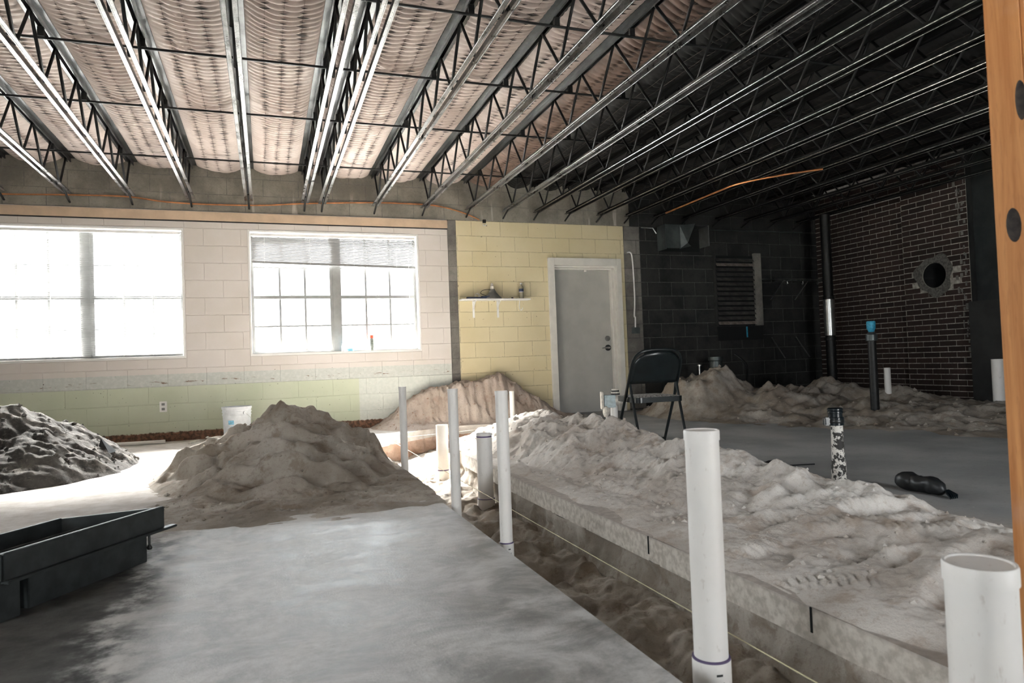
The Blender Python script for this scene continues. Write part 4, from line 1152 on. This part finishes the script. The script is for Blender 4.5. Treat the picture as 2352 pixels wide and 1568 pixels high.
side(nb0, nb1, 0.0, 0.118, 0.04, 'skid'); side(nb0+(FR-NR)*0.75, nb1+(FR-NR)*0.75, 0.0, 0.118, 0.04, 'skid')
side(nb0+v_*0.02, nb0+(FR-NR)*0.75, 0.0, 0.118, 0.03, 'skid_end'); side(nb1+v_*0.02-u_*0.03, nb1+(FR-NR)*0.75-u_*0.03, 0.0, 0.118, 0.03, 'skid_end')
q = NL+u_*0.03+v_*0.03; m = MB(); m.obox((q.x, q.y, 0.06), (u_.x, u_.y, 0), (-u_.y, u_.x, 0), (0, 0, 1), 0.045, 0.03, 0.06); m.build('foot', M['tray'], e, bevel=0.003)
q = NR-u_*0.05+v_*0.02; m = MB(); m.lathe([(0.0, 0.03), (0.009, 0.03), (0.011, 0.038), (0.008, 0.045), (0.005, 0.05), (0.005, 0.12)], (q.x, q.y, 0.02), 10); m.build('bolt', M['black_metal'], e)

# folding chair
ch = empty('folding_chair', (2.82, 4.69, 0.03), 'black metal folding chair with dusty seat behind the sand ridge', 'chair'); 
CH_ROT = math.radians(-4)
def chair_part(m, name, mat, bevel=0, parent=None):
    o = m.build(name, mat, None, bevel=bevel); o.parent = parent or ch; return o
m = MB()
left = [(-0.215, 0.205, 0.0), (-0.213, 0.10, 0.20), (-0.21, -0.07, 0.52), (-0.208, -0.145, 0.67), (-0.19, -0.175, 0.735), (-0.15, -0.195, 0.772), (-0.09, -0.203, 0.787), (0, -0.205, 0.79)]
path = left+[(-x, y, z) for (x, y, z) in left[-2::-1]]
m.tube(smooth(path, 4), 0.0115, 8); chair_part(m, 'back_frame', M['chair'])
m = MB(); n = 14; vs = []; fs = []
for j in range(8):
    t = j/7; z = 0.535+(0.776-0.535)*t; y = -0.075-(z-0.52)/0.27*0.135
    hw = 0.203 if z < 0.66 else 0.203-0.11*((z-0.66)/0.116)**2.2
    for i in range(n):
        s = -1+2*i/(n-1); vs.append((s*hw, y-0.025*(1-s*s), z))
fs = [(j*n+i, j*n+i+1, (j+1)*n+i+1, (j+1)*n+i) for j in range(7) for i in range(n-1)]
m.add(vs, fs, True)
br = chair_part(m, 'backrest', M['chair']); sol = br.modifiers.new('solid', 'SOLIDIFY'); sol.thickness = 0.012; sol.offset = 0
for s in (-1, 1):
    m = MB(); m.tube([(s*0.198, -0.085, 0.535), (s*0.196, -0.15, 0.30), (s*0.194, -0.245, 0.0)], 0.0105, 8); chair_part(m, 'rear_leg', M['chair'])
    m = MB(); m.bar((s*0.203, -0.03, 0.43), (s*0.203, -0.06, 0.53), 0.014, 0.006); chair_part(m, 'hinge_link', M['chair'])
    m = MB(); m.lathe([(0.0, 0), (0.013, 0), (0.0135, 0.022), (0.0, 0.022)], (s*0.194, -0.243, 0.0), 10); chair_part(m, 'foot_cap', M['rubber'])
    m = MB(); m.lathe([(0.0, 0), (0.013, 0), (0.0135, 0.022), (0.0, 0.022)], (s*0.215, 0.203, 0.0), 10); chair_part(m, 'foot_cap', M['rubber'])
m = MB(); m.tube([(-0.194, -0.222, 0.072), (0.194, -0.222, 0.072)], 0.009, 8); chair_part(m, 'stretcher', M['chair'])
m = MB(); m.tube([(-0.213, 0.167, 0.072), (0.213, 0.167, 0.072)], 0.009, 8); chair_part(m, 'stretcher', M['chair'])
def seat_outline(k=1.0):
    pts = []
    for (cx, cy, a0) in ((0.125, 0.135, 0), (-0.125, 0.135, 90), (-0.155, -0.155, 180), (0.155, -0.155, 270)):
        r = 0.07 if cy > 0 else 0.04
        for j in range(6):
            a = math.radians(a0+90*j/5); pts.append(((cx+r*math.cos(a))*k, (cy+r*math.sin(a))*k))
    return pts
ol = seat_outline(); n = len(ol)
m = MB(); vs = [(x, y, 0.432-0.012*(y > 0)*0) for x, y in ol]+[(x, y, 0.392) for x, y in ol]
m.add(vs, [(k, n+k, n+(k+1) % n, (k+1) % n) for k in range(n)]+[tuple(reversed(range(n, 2*n)))]); chair_part(m, 'seat_pan', M['chair'])
m = MB(); vs = [(x*0.985, y*0.985, 0.432) for x, y in ol]+[(x*0.7, y*0.7, 0.441) for x, y in ol]+[(0, 0, 0.444)]
m.add(vs, [(k, (k+1) % n, n+(k+1) % n, n+k) for k in range(n)]+[(n+k, n+(k+1) % n, 2*n) for k in range(n)], True); chair_part(m, 'seat_top', M['seat'])
ch.rotation_euler = (0, 0, CH_ROT)

# utility stub by the chair
e = empty('utility_stub', (3.18, 5.99, 0), 'white pipe stub with a pale blue box, cloth and striped roll beside the chair', 'pipe')
m = MB(); m.lathe([(0.036, 0), (0.036, 0.30), (0.032, 0.30)], (3.20, 5.98, 0), 20); m.build('pipe_body', M['pvc'], e)
m = MB(); m.lathe([(0.013, 0), (0.013, 0.29)], (3.115, 5.97, 0), 12); m.build('conduit', M['chrome'], e)
m = MB(); m.obox((3.15, 5.97, 0.345), (0.94, -0.34, 0), (0.34, 0.94, 0), (0, 0, 1), 0.055, 0.04, 0.06); m.build('junction_box', M['box_blue'], e, bevel=0.004)
m = MB(); m.obox((3.078, 5.99, 0.355), (0.94, -0.34, 0), (0.34, 0.94, 0), (0, 0, 1), 0.012, 0.045, 0.085); m.build('cover_plate', M['cloth'], e, bevel=0.004)
def blob(name, c, r, mat, parent, sd, sub=2):
    bm = bmesh.new(); bmesh.ops.create_icosphere(bm, subdivisions=sub, radius=1.0)
    for v in bm.verts:
        p = v.co; n_ = float(perlin(np.array(p.x*1.3+sd), np.array(p.y*1.3+p.z*1.7)))
        v.co = Vector((p.x*r[0], p.y*r[1], p.z*r[2]))*(1+0.45*n_)
    me = bpy.data.meshes.new(name); bm.to_mesh(me); bm.free(); me.materials.append(mat)
    for p in me.polygons: p.use_smooth = True
    o = bpy.data.objects.new(name, me); col.objects.link(o); o.location = Vector(c)-rootloc(parent)
    if parent is not None: o.parent = parent
    return o
blob('rag', (3.225, 5.95, 0.36), (0.07, 0.05, 0.05), M['cloth'], e, 3)
blob('rag', (3.09, 5.93, 0.25), (0.04, 0.03, 0.05), M['cloth'], e, 5)
blob('rag', (3.30, 5.93, 0.34), (0.06, 0.03, 0.02), M['cloth'], e, 8)
for k in range(4):
    m = MB(); m.lathe([(0.0, 0), (0.045-0.003*k, 0), (0.045-0.003*k, 0.014), (0.0, 0.014)], (3.215, 5.97, 0.405+0.0145*k), 18)
    m.build('roll_layer', M['black_plastic'] if k % 2 == 0 else M['cloth'], e)

# flaking iron pipe with rubber coupling
e = empty('iron_pipe', (3.166, 3.164, 0), 'short iron pipe with flaking white paint and black rubber cap on the grey floor', 'pipe')
m = MB(); m.lathe([(0.043, 0), (0.041, 0.06), (0.0405, 0.11), (0.037, 0.118), (0.034, 0.25), (0.032, 0.40)], (3.166, 3.164, 0), 24); m.build('pipe_body', M['mottled'], e)
m = MB(); m.lathe([(0.036, 0.325), (0.046, 0.327), (0.046, 0.372), (0.040, 0.375), (0.040, 0.395), (0.043, 0.398), (0.043, 0.408), (0.039, 0.411), (0.043, 0.416), (0.043, 0.424), (0.036, 0.428), (0.0, 0.428)], (3.160, 3.166, 0), 24)
rb = m.build('rubber_cap', M['rubber'], e)
m = MB(); m.obox((3.120, 3.180, 0.350), (0.94, -0.34, 0), (0.34, 0.94, 0), (0, 0, 1), 0.028, 0.02, 0.024); m.build('clamp_screw', M['rubber'], rb, bevel=0.006)
m = MB(); m.lathe([(0.0465, 0.34), (0.048, 0.342), (0.048, 0.358), (0.0465, 0.36)], (3.160, 3.166, 0), 24); m.build('clamp_band', M['black_metal'], rb)

# blue-capped riser, stack, dark pipes
e = empty('riser_pipe', (6.10, 5.56, 0), 'upright black iron pipe with a bright blue cap in the dark corner', 'pipe')
m = MB(); m.lathe([(0.044, 0), (0.042, 0.85), (0.042, 0.93)], (6.10, 5.56, 0), 20); m.build('pipe_body', M['dark_pipe'], e)
m = MB(); m.lathe([(0.043, 0.845), (0.058, 0.848), (0.058, 0.91), (0.048, 0.915), (0.03, 0.94)], (6.10, 5.56, 0), 20); m.build('collar', M['galv'], e)
m = MB(); m.lathe([(0.024, 0.93), (0.030, 0.95), (0.044, 0.98), (0.046, 1.045), (0.040, 1.055), (0.0, 1.055)], (6.10, 5.56, 0), 20); m.build('blue_cap', M['blue'], e)
e = empty('drain_stack', (7.92, 7.95, 0), 'tall black drain stack with a shiny metal sleeve before the brick corner', 'pipe')
m = MB(); m.lathe([(0.07, 0), (0.07, ZC)], (7.92, 7.95, 0), 24); m.build('pipe_body', M['dark_pipe'], e)
m = MB(); m.lathe([(0.071, 0.97), (0.077, 0.975), (0.077, 1.51), (0.071, 1.515)], (7.92, 7.95, 0), 24); m.build('metal_sleeve', M['chrome'], e)
for zc in (0.92, 1.53):
    m = MB(); m.lathe([(0.071, zc-0.02), (0.084, zc-0.018), (0.084, zc+0.018), (0.071, zc+0.02)], (7.92, 7.95, 0), 24); m.build('clamp', M['dark_pipe'], e)
e = empty('iron_pipe', (6.05, 8.2, 0), 'dark ribbed pipe end standing behind the folding chair', 'pipe')
m = MB(); m.lathe([(0.085, 0), (0.085, 0.48), (0.10, 0.49), (0.10, 0.56), (0.09, 0.57), (0.09, 0.66), (0.105, 0.67), (0.105, 0.72), (0.0, 0.72)], (6.05, 8.2, 0), 20); m.build('pipe_body', M['galv'], e)
e = empty('metal_rod', (5.77, 8.2, 0), 'thin shiny rod standing left of the dark ribbed pipe end', 'rod')
m = MB(); m.lathe([(0.014, 0), (0.014, 0.60), (0.03, 0.60), (0.03, 0.62), (0.0, 0.62)], (5.77, 8.2, 0), 12); m.build('rod', M['chrome'], e)
m = MB(); m.tube(smooth([(6.02, 7.55, 0.30), (6.12, 7.62, 0.48), (6.2, 7.75, 0.62), (6.15, 7.9, 0.75)]), 0.018, 8)
m.build('black_hose', M['black_plastic'], loc=(6.1, 7.6, 0.3), label='curved black hose sticking out of the sand behind the chair', cat='hose')

# bucket
e = empty('bucket', (-0.317, 8.22, 0), 'white plastic bucket with worn blue label by the green wall', 'bucket')
bxp, byp = -0.317, 8.22
m = MB(); m.lathe([(0.0, 0.004), (0.134, 0.0), (0.136, 0.01), (0.147, 0.285), (0.153, 0.287), (0.153, 0.297), (0.148, 0.299), (0.148, 0.318), (0.155, 0.320), (0.155, 0.330), (0.149, 0.332), (0.150, 0.352), (0.157, 0.354), (0.158, 0.380), (0.152, 0.380), (0.146, 0.28), (0.130, 0.02), (0.0, 0.02)], (bxp, byp, 0), 40); m.build('bucket_body', M['bucket'], e)
ca = math.atan2(-byp, -bxp)
def patch(a0, a1, z0, z1, mat, name, par, rr=0.1475):
    m = MB(); vs = []; nn = 8
    for k in range(nn+1):
        an = ca+a0+(a1-a0)*k/nn
        for zz in (z0, z1):
            r = 0.1372+(0.147-0.136)*(zz-0.01)/0.275; vs.append((bxp+r*math.cos(an), byp+r*math.sin(an), zz))
    m.add(vs, [(2*k, 2*k+2, 2*k+3, 2*k+1) for k in range(nn)], True); return m.build(name, mat, par)
patch(-0.65, -0.22, 0.19, 0.235, M['blue_label'], 'label_patch', e); patch(-0.45, -0.30, 0.08, 0.17, M['blue_label'], 'label_patch', e)
pa = ca+0.55; hx, hy = bxp+0.160*math.cos(pa), byp+0.160*math.sin(pa)
m = MB(); m.lathe([(0.0, -0.008), (0.02, -0.008), (0.02, 0.008), (0.0, 0.008)], (0, 0, 0), 12)
dv = Vector((math.cos(pa), math.sin(pa), 0)); tv = Vector((-math.sin(pa), math.cos(pa), 0))
m.v = [tuple(Vector((hx, hy, 0.312))+dv*z+tv*x+Vector((0, 0, 1))*y) for (x, y, z) in m.v]; m.build('handle_ear', M['bucket'], e)
m = MB(); pts = []
for k in range(13):
    t = k/12; an = pa+math.pi*t; s = math.sin(math.pi*t)
    pts.append((bxp+0.168*math.cos(an)*(1) , byp+0.168*math.sin(an), 0.312-0.13*s))
m.tube(pts, 0.0028, 6); m.build('wire_handle', M['chrome'], e)

# pipe and stick lying by the wall
m = MB(); m.tube([(-1.62, 8.50, 0.022), (-1.07, 8.46, 0.022)], 0.021, 14); m.build('plastic_pipe', M['pvc'], loc=(-1.35, 8.48, 0.0), label='white plastic pipe lying on the floor along the green wall', cat='pipe')
m = MB(); m.bar((-0.80, 8.18, 0.012), (-0.735, 8.44, 0.012), 0.03, 0.022); m.build('wood_offcut', M['cloth'], loc=(-0.77, 8.3, 0.0), label='short pale stick lying between the white pipe and the bucket', cat='stick')
m = MB(); c_ = (-1.30, 6.62, 0.24)
m.add([(-1.36, 6.66, 0.13), (-1.26, 6.60, 0.12), (-1.33, 6.65, 0.25), (-1.22, 6.68, 0.13), (-1.345, 6.70, 0.13)], [(0, 1, 2), (1, 3, 2), (3, 4, 2), (4, 0, 2), (0, 4, 3, 1)])
m.build('slate_shard', M['black_plastic'], loc=(-1.3, 6.65, 0.13), label='dark pointed shard sticking out of the dark earth heap', cat='shard')

# debris and a modelled pipe shadow on the right floor
m = MB(); rod = [(3.25, 3.717, 0.006), (3.46, 3.666, 0.006)]; m.tube(rod, 0.005, 6); m.build('steel_pin', M['black_metal'], loc=(3.35, 3.69, 0), label='thin dark pin on the floor pointing right towards the iron pipe', cat='rod')
m = MB(); m.tube([(3.00, 3.80, 0.012), (3.13, 3.55, 0.012), (3.125, 3.30, 0.012)], 0.011, 8); m.build('pipe_shadow_strip', M['black_plastic'], loc=(3.1, 3.5, 0), label='dark strip standing for the shadow of the iron pipe, towards the sand ridge', cat='cable')  # black tube laid out as the cast shadow of the iron pipe
e = blob('leaf_clump', (3.15, 3.735, 0.02), (0.07, 0.05, 0.025), M['dark_pipe'], None, 2, 3); tag(e, 'small dark clump of debris at the foot of the sand ridge', 'debris')
# black bundle
e = empty('black_bundle', (3.24, 2.70, 0), 'black crumpled bundle lying at the edge of the sand on the grey floor', 'bundle')
m = MB(); a, b = Vector((3.262, 2.86, 0.048)), Vector((3.245, 2.555, 0.045)); pts = []; rs = []
prof = [0.012, 0.036, 0.050, 0.054, 0.052, 0.046, 0.040, 0.043, 0.046, 0.047, 0.044, 0.036, 0.014]
for k, r in enumerate(prof): pts.append(a+(b-a)*k/(len(prof)-1)+Vector((0.006*math.sin(k*1.7), 0, 0.004*math.sin(k*2.3)-0.0+min(0, r-0.044)))); rs.append(r)
m.tube(pts, rs, 16)
bo = m.build('wrapping', M['black_plastic'], e, sharp=False); ss = bo.modifiers.new('sub', 'SUBSURF'); ss.levels = ss.render_levels = 1
tx = bpy.data.textures.new('crumple', 'CLOUDS'); tx.noise_scale = 0.035; dm = bo.modifiers.new('crumple', 'DISPLACE'); dm.texture = tx; dm.strength = 0.016
m = MB()
for k in range(5): m.tube([(3.25+0.005*k, 2.56, 0.03), (3.24+0.01*k-0.02, 2.52-0.004*k, 0.018), (3.23+0.012*k-0.03, 2.495, 0.006)], [0.008, 0.006, 0.003], 6)
m.build('loose_end', M['rubber'], e)

# shelf on the yellow wall
e = empty('wall_shelf', (2.9, W, 1.60), 'narrow white shelf on two brackets on the yellow wall', 'shelf')
m = MB(); m.box(2.42, 3.385, W-0.14, W, 1.585, 1.605); m.build('board', M['white_paint'], e, bevel=0.003)
for bxk in (2.615, 2.955):
    m = MB(); m.bar((bxk, W-0.006, 1.585), (bxk, W-0.006, 1.36), 0.028, 0.010, up=(0, 1, 0)); m.bar((bxk, W-0.13, 1.579), (bxk, W, 1.579), 0.024, 0.010)
    m.tube([(bxk, W-0.008, 1.47), (bxk, W-0.05, 1.53), (bxk, W-0.115, 1.575)], 0.007, 6); m.build('bracket', M['white_paint'], e)
m = MB(); m.tube(smooth([(3.27, W-0.02, 1.585), (3.26, W-0.02, 1.52), (3.265, W-0.022, 1.47), (3.285, W-0.03, 1.455), (3.30, W-0.035, 1.475), (3.298, W-0.035, 1.49)], 3), 0.006, 6); m.build('hook', M['white_paint'], e)
ys_ = W-0.075
e = empty('water_bottle', (3.275, ys_, 1.605), 'clear water bottle with a dark blue label on the shelf end', 'bottle')
m = MB(); m.lathe([(0.0, 0.0), (0.030, 0.002), (0.032, 0.01), (0.032, 0.145), (0.028, 0.165), (0.013, 0.185), (0.012, 0.200)], (3.275, ys_, 1.605), 20); m.build('bottle_body', M['bottle'], e)
m = MB(); m.lathe([(0.0325, 0.092), (0.0332, 0.094), (0.0332, 0.133), (0.0325, 0.135)], (3.275, ys_, 1.605), 20); m.build('label', M['navy'], e)
m = MB(); m.lathe([(0.0325, 0.088), (0.0335, 0.088), (0.0335, 0.094), (0.0325, 0.094)], (3.275, ys_, 1.605), 20); m.build('label_band', M['white_paint'], e)
m = MB(); m.lathe([(0.0145, 0.196), (0.0145, 0.213), (0.0, 0.214)], (3.275, ys_, 1.605), 16); m.build('bottle_cap', M['white_paint'], e)
e = empty('clamp_lamp', (2.865, ys_, 1.605), 'grey dome work lamp standing face down on the shelf', 'lamp')
m = MB(); m.lathe([(0.135, 0.0), (0.128, 0.012), (0.095, 0.04), (0.055, 0.085), (0.034, 0.125), (0.028, 0.135), (0.0, 0.136)], (2.865, ys_+0.0, 1.605), 24); m.v = [(x, ys_+(y-ys_)*0.62, z) for x, y, z in m.v]; m.build('lamp_shade', M['lamp_grey'], e)
m = MB(); m.lathe([(0.025, 0.13), (0.027, 0.165), (0.018, 0.173), (0.018, 0.195), (0.009, 0.21), (0.0, 0.215)], (2.862, ys_, 1.605), 14); m.build('lamp_socket', M['cloth'], e)
m = MB(); m.tube(smooth([(2.85, ys_, 1.725), (2.80, ys_-0.02, 1.728), (2.72, ys_-0.02, 1.715), (2.70, ys_, 1.68), (2.75, ys_-0.03, 1.65), (2.79, ys_-0.04, 1.625)], 5), 0.004, 6); m.build('lamp_cord', M['black_plastic'], e)
m = MB(); m.box(2.50, 2.83, W-0.125, W-0.07, 1.605, 1.627); m.box(2.70, 2.84, W-0.13, W-0.075, 1.627, 1.640); m.build('tool_case', M['navy'], loc=(2.66, W-0.1, 1.605), label='flat dark blue tool case lying on the left half of the shelf', cat='case', bevel=0.003)
m = MB(); m.tube([(2.66+0.034*math.cos(a), W-0.055+0.004*math.sin(3*a), 1.645+0.034*math.sin(a)) for a in np.linspace(0, 2*math.pi, 20, endpoint=False)], 0.006, 6, closed=True); m.tube([(2.655+0.026*math.cos(a), W-0.047, 1.648+0.028*math.sin(a)) for a in np.linspace(0, 2*math.pi, 16, endpoint=False)], 0.006, 6, closed=True)
m.build('cable_coil', M['cloth'], loc=(2.66, W-0.055, 1.605), label='small coil of pale cable standing on the shelf left of the lamp', cat='cable')
m = MB(); m.box(3.13, 3.155, W-0.09, W-0.06, 1.605, 1.625); m.box(3.02, 3.11, W-0.08, W-0.055, 1.605, 1.615); m.build('pencil_stub', M['black_plastic'], loc=(3.1, W-0.07, 1.605), label='small dark oddment on the shelf between lamp and bottle', cat='oddment', bevel=0.002)
# window sill things
e = empty('spray_can', (1.268, W+0.03, 0.968), 'grey spray can with red cap on the right window sill', 'spray can')
m = MB(); m.lathe([(0.0, 0), (0.027, 0.0), (0.028, 0.004), (0.028, 0.14), (0.022, 0.15), (0.022, 0.155)], (1.268, W+0.03, 0.968), 18); m.build('can_body', M['can_grey'], e)
m = MB(); m.lathe([(0.026, 0.155), (0.026, 0.192), (0.022, 0.197), (0.0, 0.197)], (1.268, W+0.03, 0.968), 18); m.build('can_cap', M['red_cap'], e)
m = MB(); m.lathe([(0.0, 0.002), (0.040, 0.0), (0.048, 0.035), (0.044, 0.035), (0.036, 0.006), (0.0, 0.006)], (1.0, W+0.03, 0.968), 20); m.build('blue_bowl', M['blue_label'], loc=(1.0, W+0.03, 0.968), label='small light blue bowl on the right window sill', cat='bowl')
e = empty('white_bottle', (0.915, W+0.05, 0.968), 'small white bottle beside the blue bowl on the window sill', 'bottle')
m = MB(); m.lathe([(0.0, 0), (0.022, 0), (0.022, 0.07), (0.012, 0.082)], (0.915, W+0.05, 0.968), 14); m.build('bottle_body', M['white_paint'], e)
m = MB(); m.lathe([(0.013, 0.082), (0.013, 0.098), (0.0, 0.098)], (0.915, W+0.05, 0.968), 14); m.build('bottle_cap', M['white_paint'], e)
# outlet
e = empty('wall_outlet', (-1.11, W, 0.40), 'white double power outlet on the green wall', 'outlet')
m = MB(); m.box(-1.148, -1.072, W-0.007, W, 0.338, 0.458); m.build('cover_plate', M['white_paint'], e, bevel=0.003)
for zc in (0.425, 0.371):
    m = MB(); m.obox((-1.11, W-0.008, zc), (1, 0, 0), (0, 1, 0), (0, 0, 1), 0.017, 0.003, 0.014); so = m.build('socket', M['frame_grey'], e, bevel=0.002)
    for dx in (-0.006, 0.006):
        m = MB(); m.box(-1.11+dx-0.0012, -1.11+dx+0.0012, W-0.0125, W-0.011, zc-0.003, zc+0.006); m.build('slot', M['hole'], so)
# stub pipe high on the yellow wall, cable on the bare edge
e = empty('pipe_stub', (2.805, W, 2.63), 'small dark pipe stub at the top of the yellow wall', 'pipe')
m = MB(); m.box(2.785, 2.825, W-0.03, W, 2.635, 2.675); m.build('block', M['hole'], e)
m = MB(); m.tube([(2.808+0.022*math.cos(a), W-0.012, 2.615+0.02*math.sin(a)) for a in np.linspace(math.pi, 2*math.pi, 9)], 0.006, 6); m.build('clip', M['white_paint'], e)
m = MB(); m.tube(smooth([(4.955, W-0.012, 2.275), (5.005, W-0.014, 2.28), (5.035, W-0.014, 2.22), (5.05, W-0.014, 1.95), (5.052, W-0.014, 1.6), (5.035, W-0.014, 1.36), (5.05, W-0.012, 1.33), (5.045, W-0.012, 1.19)], 4), 0.011, 8)
m.build('white_cable', M['white_paint'], loc=(5.03, W-0.012, 1.75), label='white cable hanging down the bare wall strip right of the door', cat='cable')
m = MB(); m.box(4.985, 5.115, W-0.02, W, 1.10, 1.19); m.build('cable_box', M['galv'], loc=(5.05, W-0.01, 1.1), label='small dark box at the lower end of the white cable', cat='box', bevel=0.003)

# duct
e = empty('sheet_metal_duct', (5.85, W, 2.3), 'torn sheet metal duct box high on the dark wall', 'duct')
m = MB(); m.box(5.46, 5.47, W-0.26, W-0.03, 2.30, 2.66); m.build('end_panel', M['galv'], e)
m = MB(); m.box(5.475, 5.70, W-0.265, W-0.257, 2.31, 2.655); m.build('front_panel', M['galv'], e)
m = MB(); m.add([(5.70, W-0.26, 2.33), (5.78, W-0.33, 2.38), (5.90, W-0.36, 2.66), (5.83, W-0.27, 2.66), (5.70, W-0.26, 2.655), (5.69, W-0.25, 2.30), (5.86, W-0.30, 2.34)], [(0, 1, 2, 3, 4), (5, 6, 1, 0)]); m.build('torn_flap', M['galv'], e)
m = MB(); m.box(6.19, 6.205, W-0.26, W-0.03, 2.36, 2.66); m.build('end_panel', M['chrome'], e)
m = MB(); m.box(5.47, 6.19, W-0.03, W-0.02, 2.30, 2.66); m.build('back_shade_panel', M['hole'], e)
m = MB(); m.box(5.47, 6.19, W-0.26, W-0.03, 2.65, 2.656); m.build('top_panel', M['galv'], e)
m = MB(); m.tube([(6.25, W-0.02, 2.645), (7.2, W-0.02, 2.652), (8.16, W-0.02, 2.656)], 0.010, 8); m.build('wall_conduit', M['galv'], loc=(7.2, W-0.02, 2.65), label='thin conduit running along the top of the dark wall', cat='pipe')
m = MB(); m.tube([(5.20, W-0.02, 2.645), (5.40, W-0.02, 2.642), (5.45, W-0.03, 2.56)], 0.008, 8); m.build('wall_conduit', M['chrome'], loc=(5.3, W-0.02, 2.62), label='short bent pale wire left of the sheet metal duct', cat='wire')
# louvred shutter
e = empty('louvred_shutter', (6.83, W, 1.18), 'dark louvred metal shutter in a wooden frame on the dark wall', 'shutter')
m = MB(); m.box(7.17, 7.30, W-0.05, W, 1.18, 2.30); m.build('frame_side', M['block_strip'], e, bevel=0.004)
m = MB(); m.box(6.43, 6.47, W-0.04, W, 1.18, 2.26); m.build('frame_side', M['block_dark'], e, bevel=0.004)
m = MB(); m.box(6.47, 7.17, W-0.008, W, 1.18, 2.26); m.build('shade_backing', M['hole'], e)
for k in range(14):
    zc = 1.225+k*0.0745; m = MB()
    m.obox((6.82, W-0.030, zc), (1, 0, 0), (0, 0.7, 0.71), (0, -0.71, 0.7), 0.345, 0.032, 0.003); m.build('louvre', M['corr_light'] if k in (0, 12) else M['corr'], e)
m = MB(); m.box(6.47, 7.30, W-0.02, W, 0.96, 1.17); m.build('sill_recess', M['hole'], e)
m = MB(); m.box(6.985, 7.005, W-0.03, W-0.02, 1.0, 1.165); m.build('blue_strip', M['blue'], e)
# wire shelf
e = empty('wire_shelf', (7.82, W, 1.86), 'wire shelf with slanting braces on the dark wall near the brick corner', 'shelf')
m = MB(); m.tube([(7.32, W-0.02, 1.90), (8.30, W-0.02, 1.90)], 0.006, 6); m.build('rail', M['chrome'], e)
m = MB(); m.tube([(7.32, W-0.30, 1.87), (8.30, W-0.30, 1.87)], 0.006, 6); m.build('rail', M['chrome'], e)
m = MB(); m.tube([(7.32, W-0.30, 1.84), (8.30, W-0.30, 1.84)], 0.006, 6); m.build('rail', M['chrome'], e)
wm = MB(); wm.tube([(0, -0.02, 0.0), (0, -0.30, -0.03), (0, -0.305, -0.06)], 0.003, 5)
wme = bpy.data.meshes.new('wire'); wme.from_pydata(wm.v, [], wm.f); wme.materials.append(M['galv'])
for k in range(36): link_copy('wire', wme, (7.335+k*0.0272, W, 1.90), e)
for xk in (7.485, 7.965):
    m = MB(); m.bar((xk, W-0.30, 1.84), (xk, W-0.005, 1.575), 0.012, 0.008); m.build('brace', M['chrome'], e)
for xk in (7.56, 7.86, 8.16):
    m = MB(); m.tube([(xk, W-0.30, 1.84), (xk+0.01, W-0.30, 1.80), (xk-0.01, W-0.31, 1.785), (xk-0.025, W-0.31, 1.80)], 0.005, 6); m.build('hook', M['chrome'], e)
for (xk, lb) in ((7.475, 'left one of two loose slanting braces below the wire shelf'), (7.95, 'right one of two loose slanting braces below the wire shelf')):
    m = MB(); m.bar((xk, W-0.005, 0.985), (xk-0.02, W-0.30, 0.66), 0.012, 0.008); m.build('shelf_brace', M['chrome'], loc=(xk, W-0.02, 0.98), label=lb, cat='brace', group='loose shelf braces')
# broken slab lump in the ridge
m = MB(); m.obox((2.47, 4.42, 0.225), (0.8, -0.55, 0.1), (0.5, 0.78, 0.3), (-0.2, -0.2, 0.95), 0.07, 0.035, 0.02); m.build('concrete_chunk', M['sand'], loc=(2.47, 4.42, 0.2), label='pale broken concrete chunk lying on the slope of the sand ridge', cat='rubble', bevel=0.004)
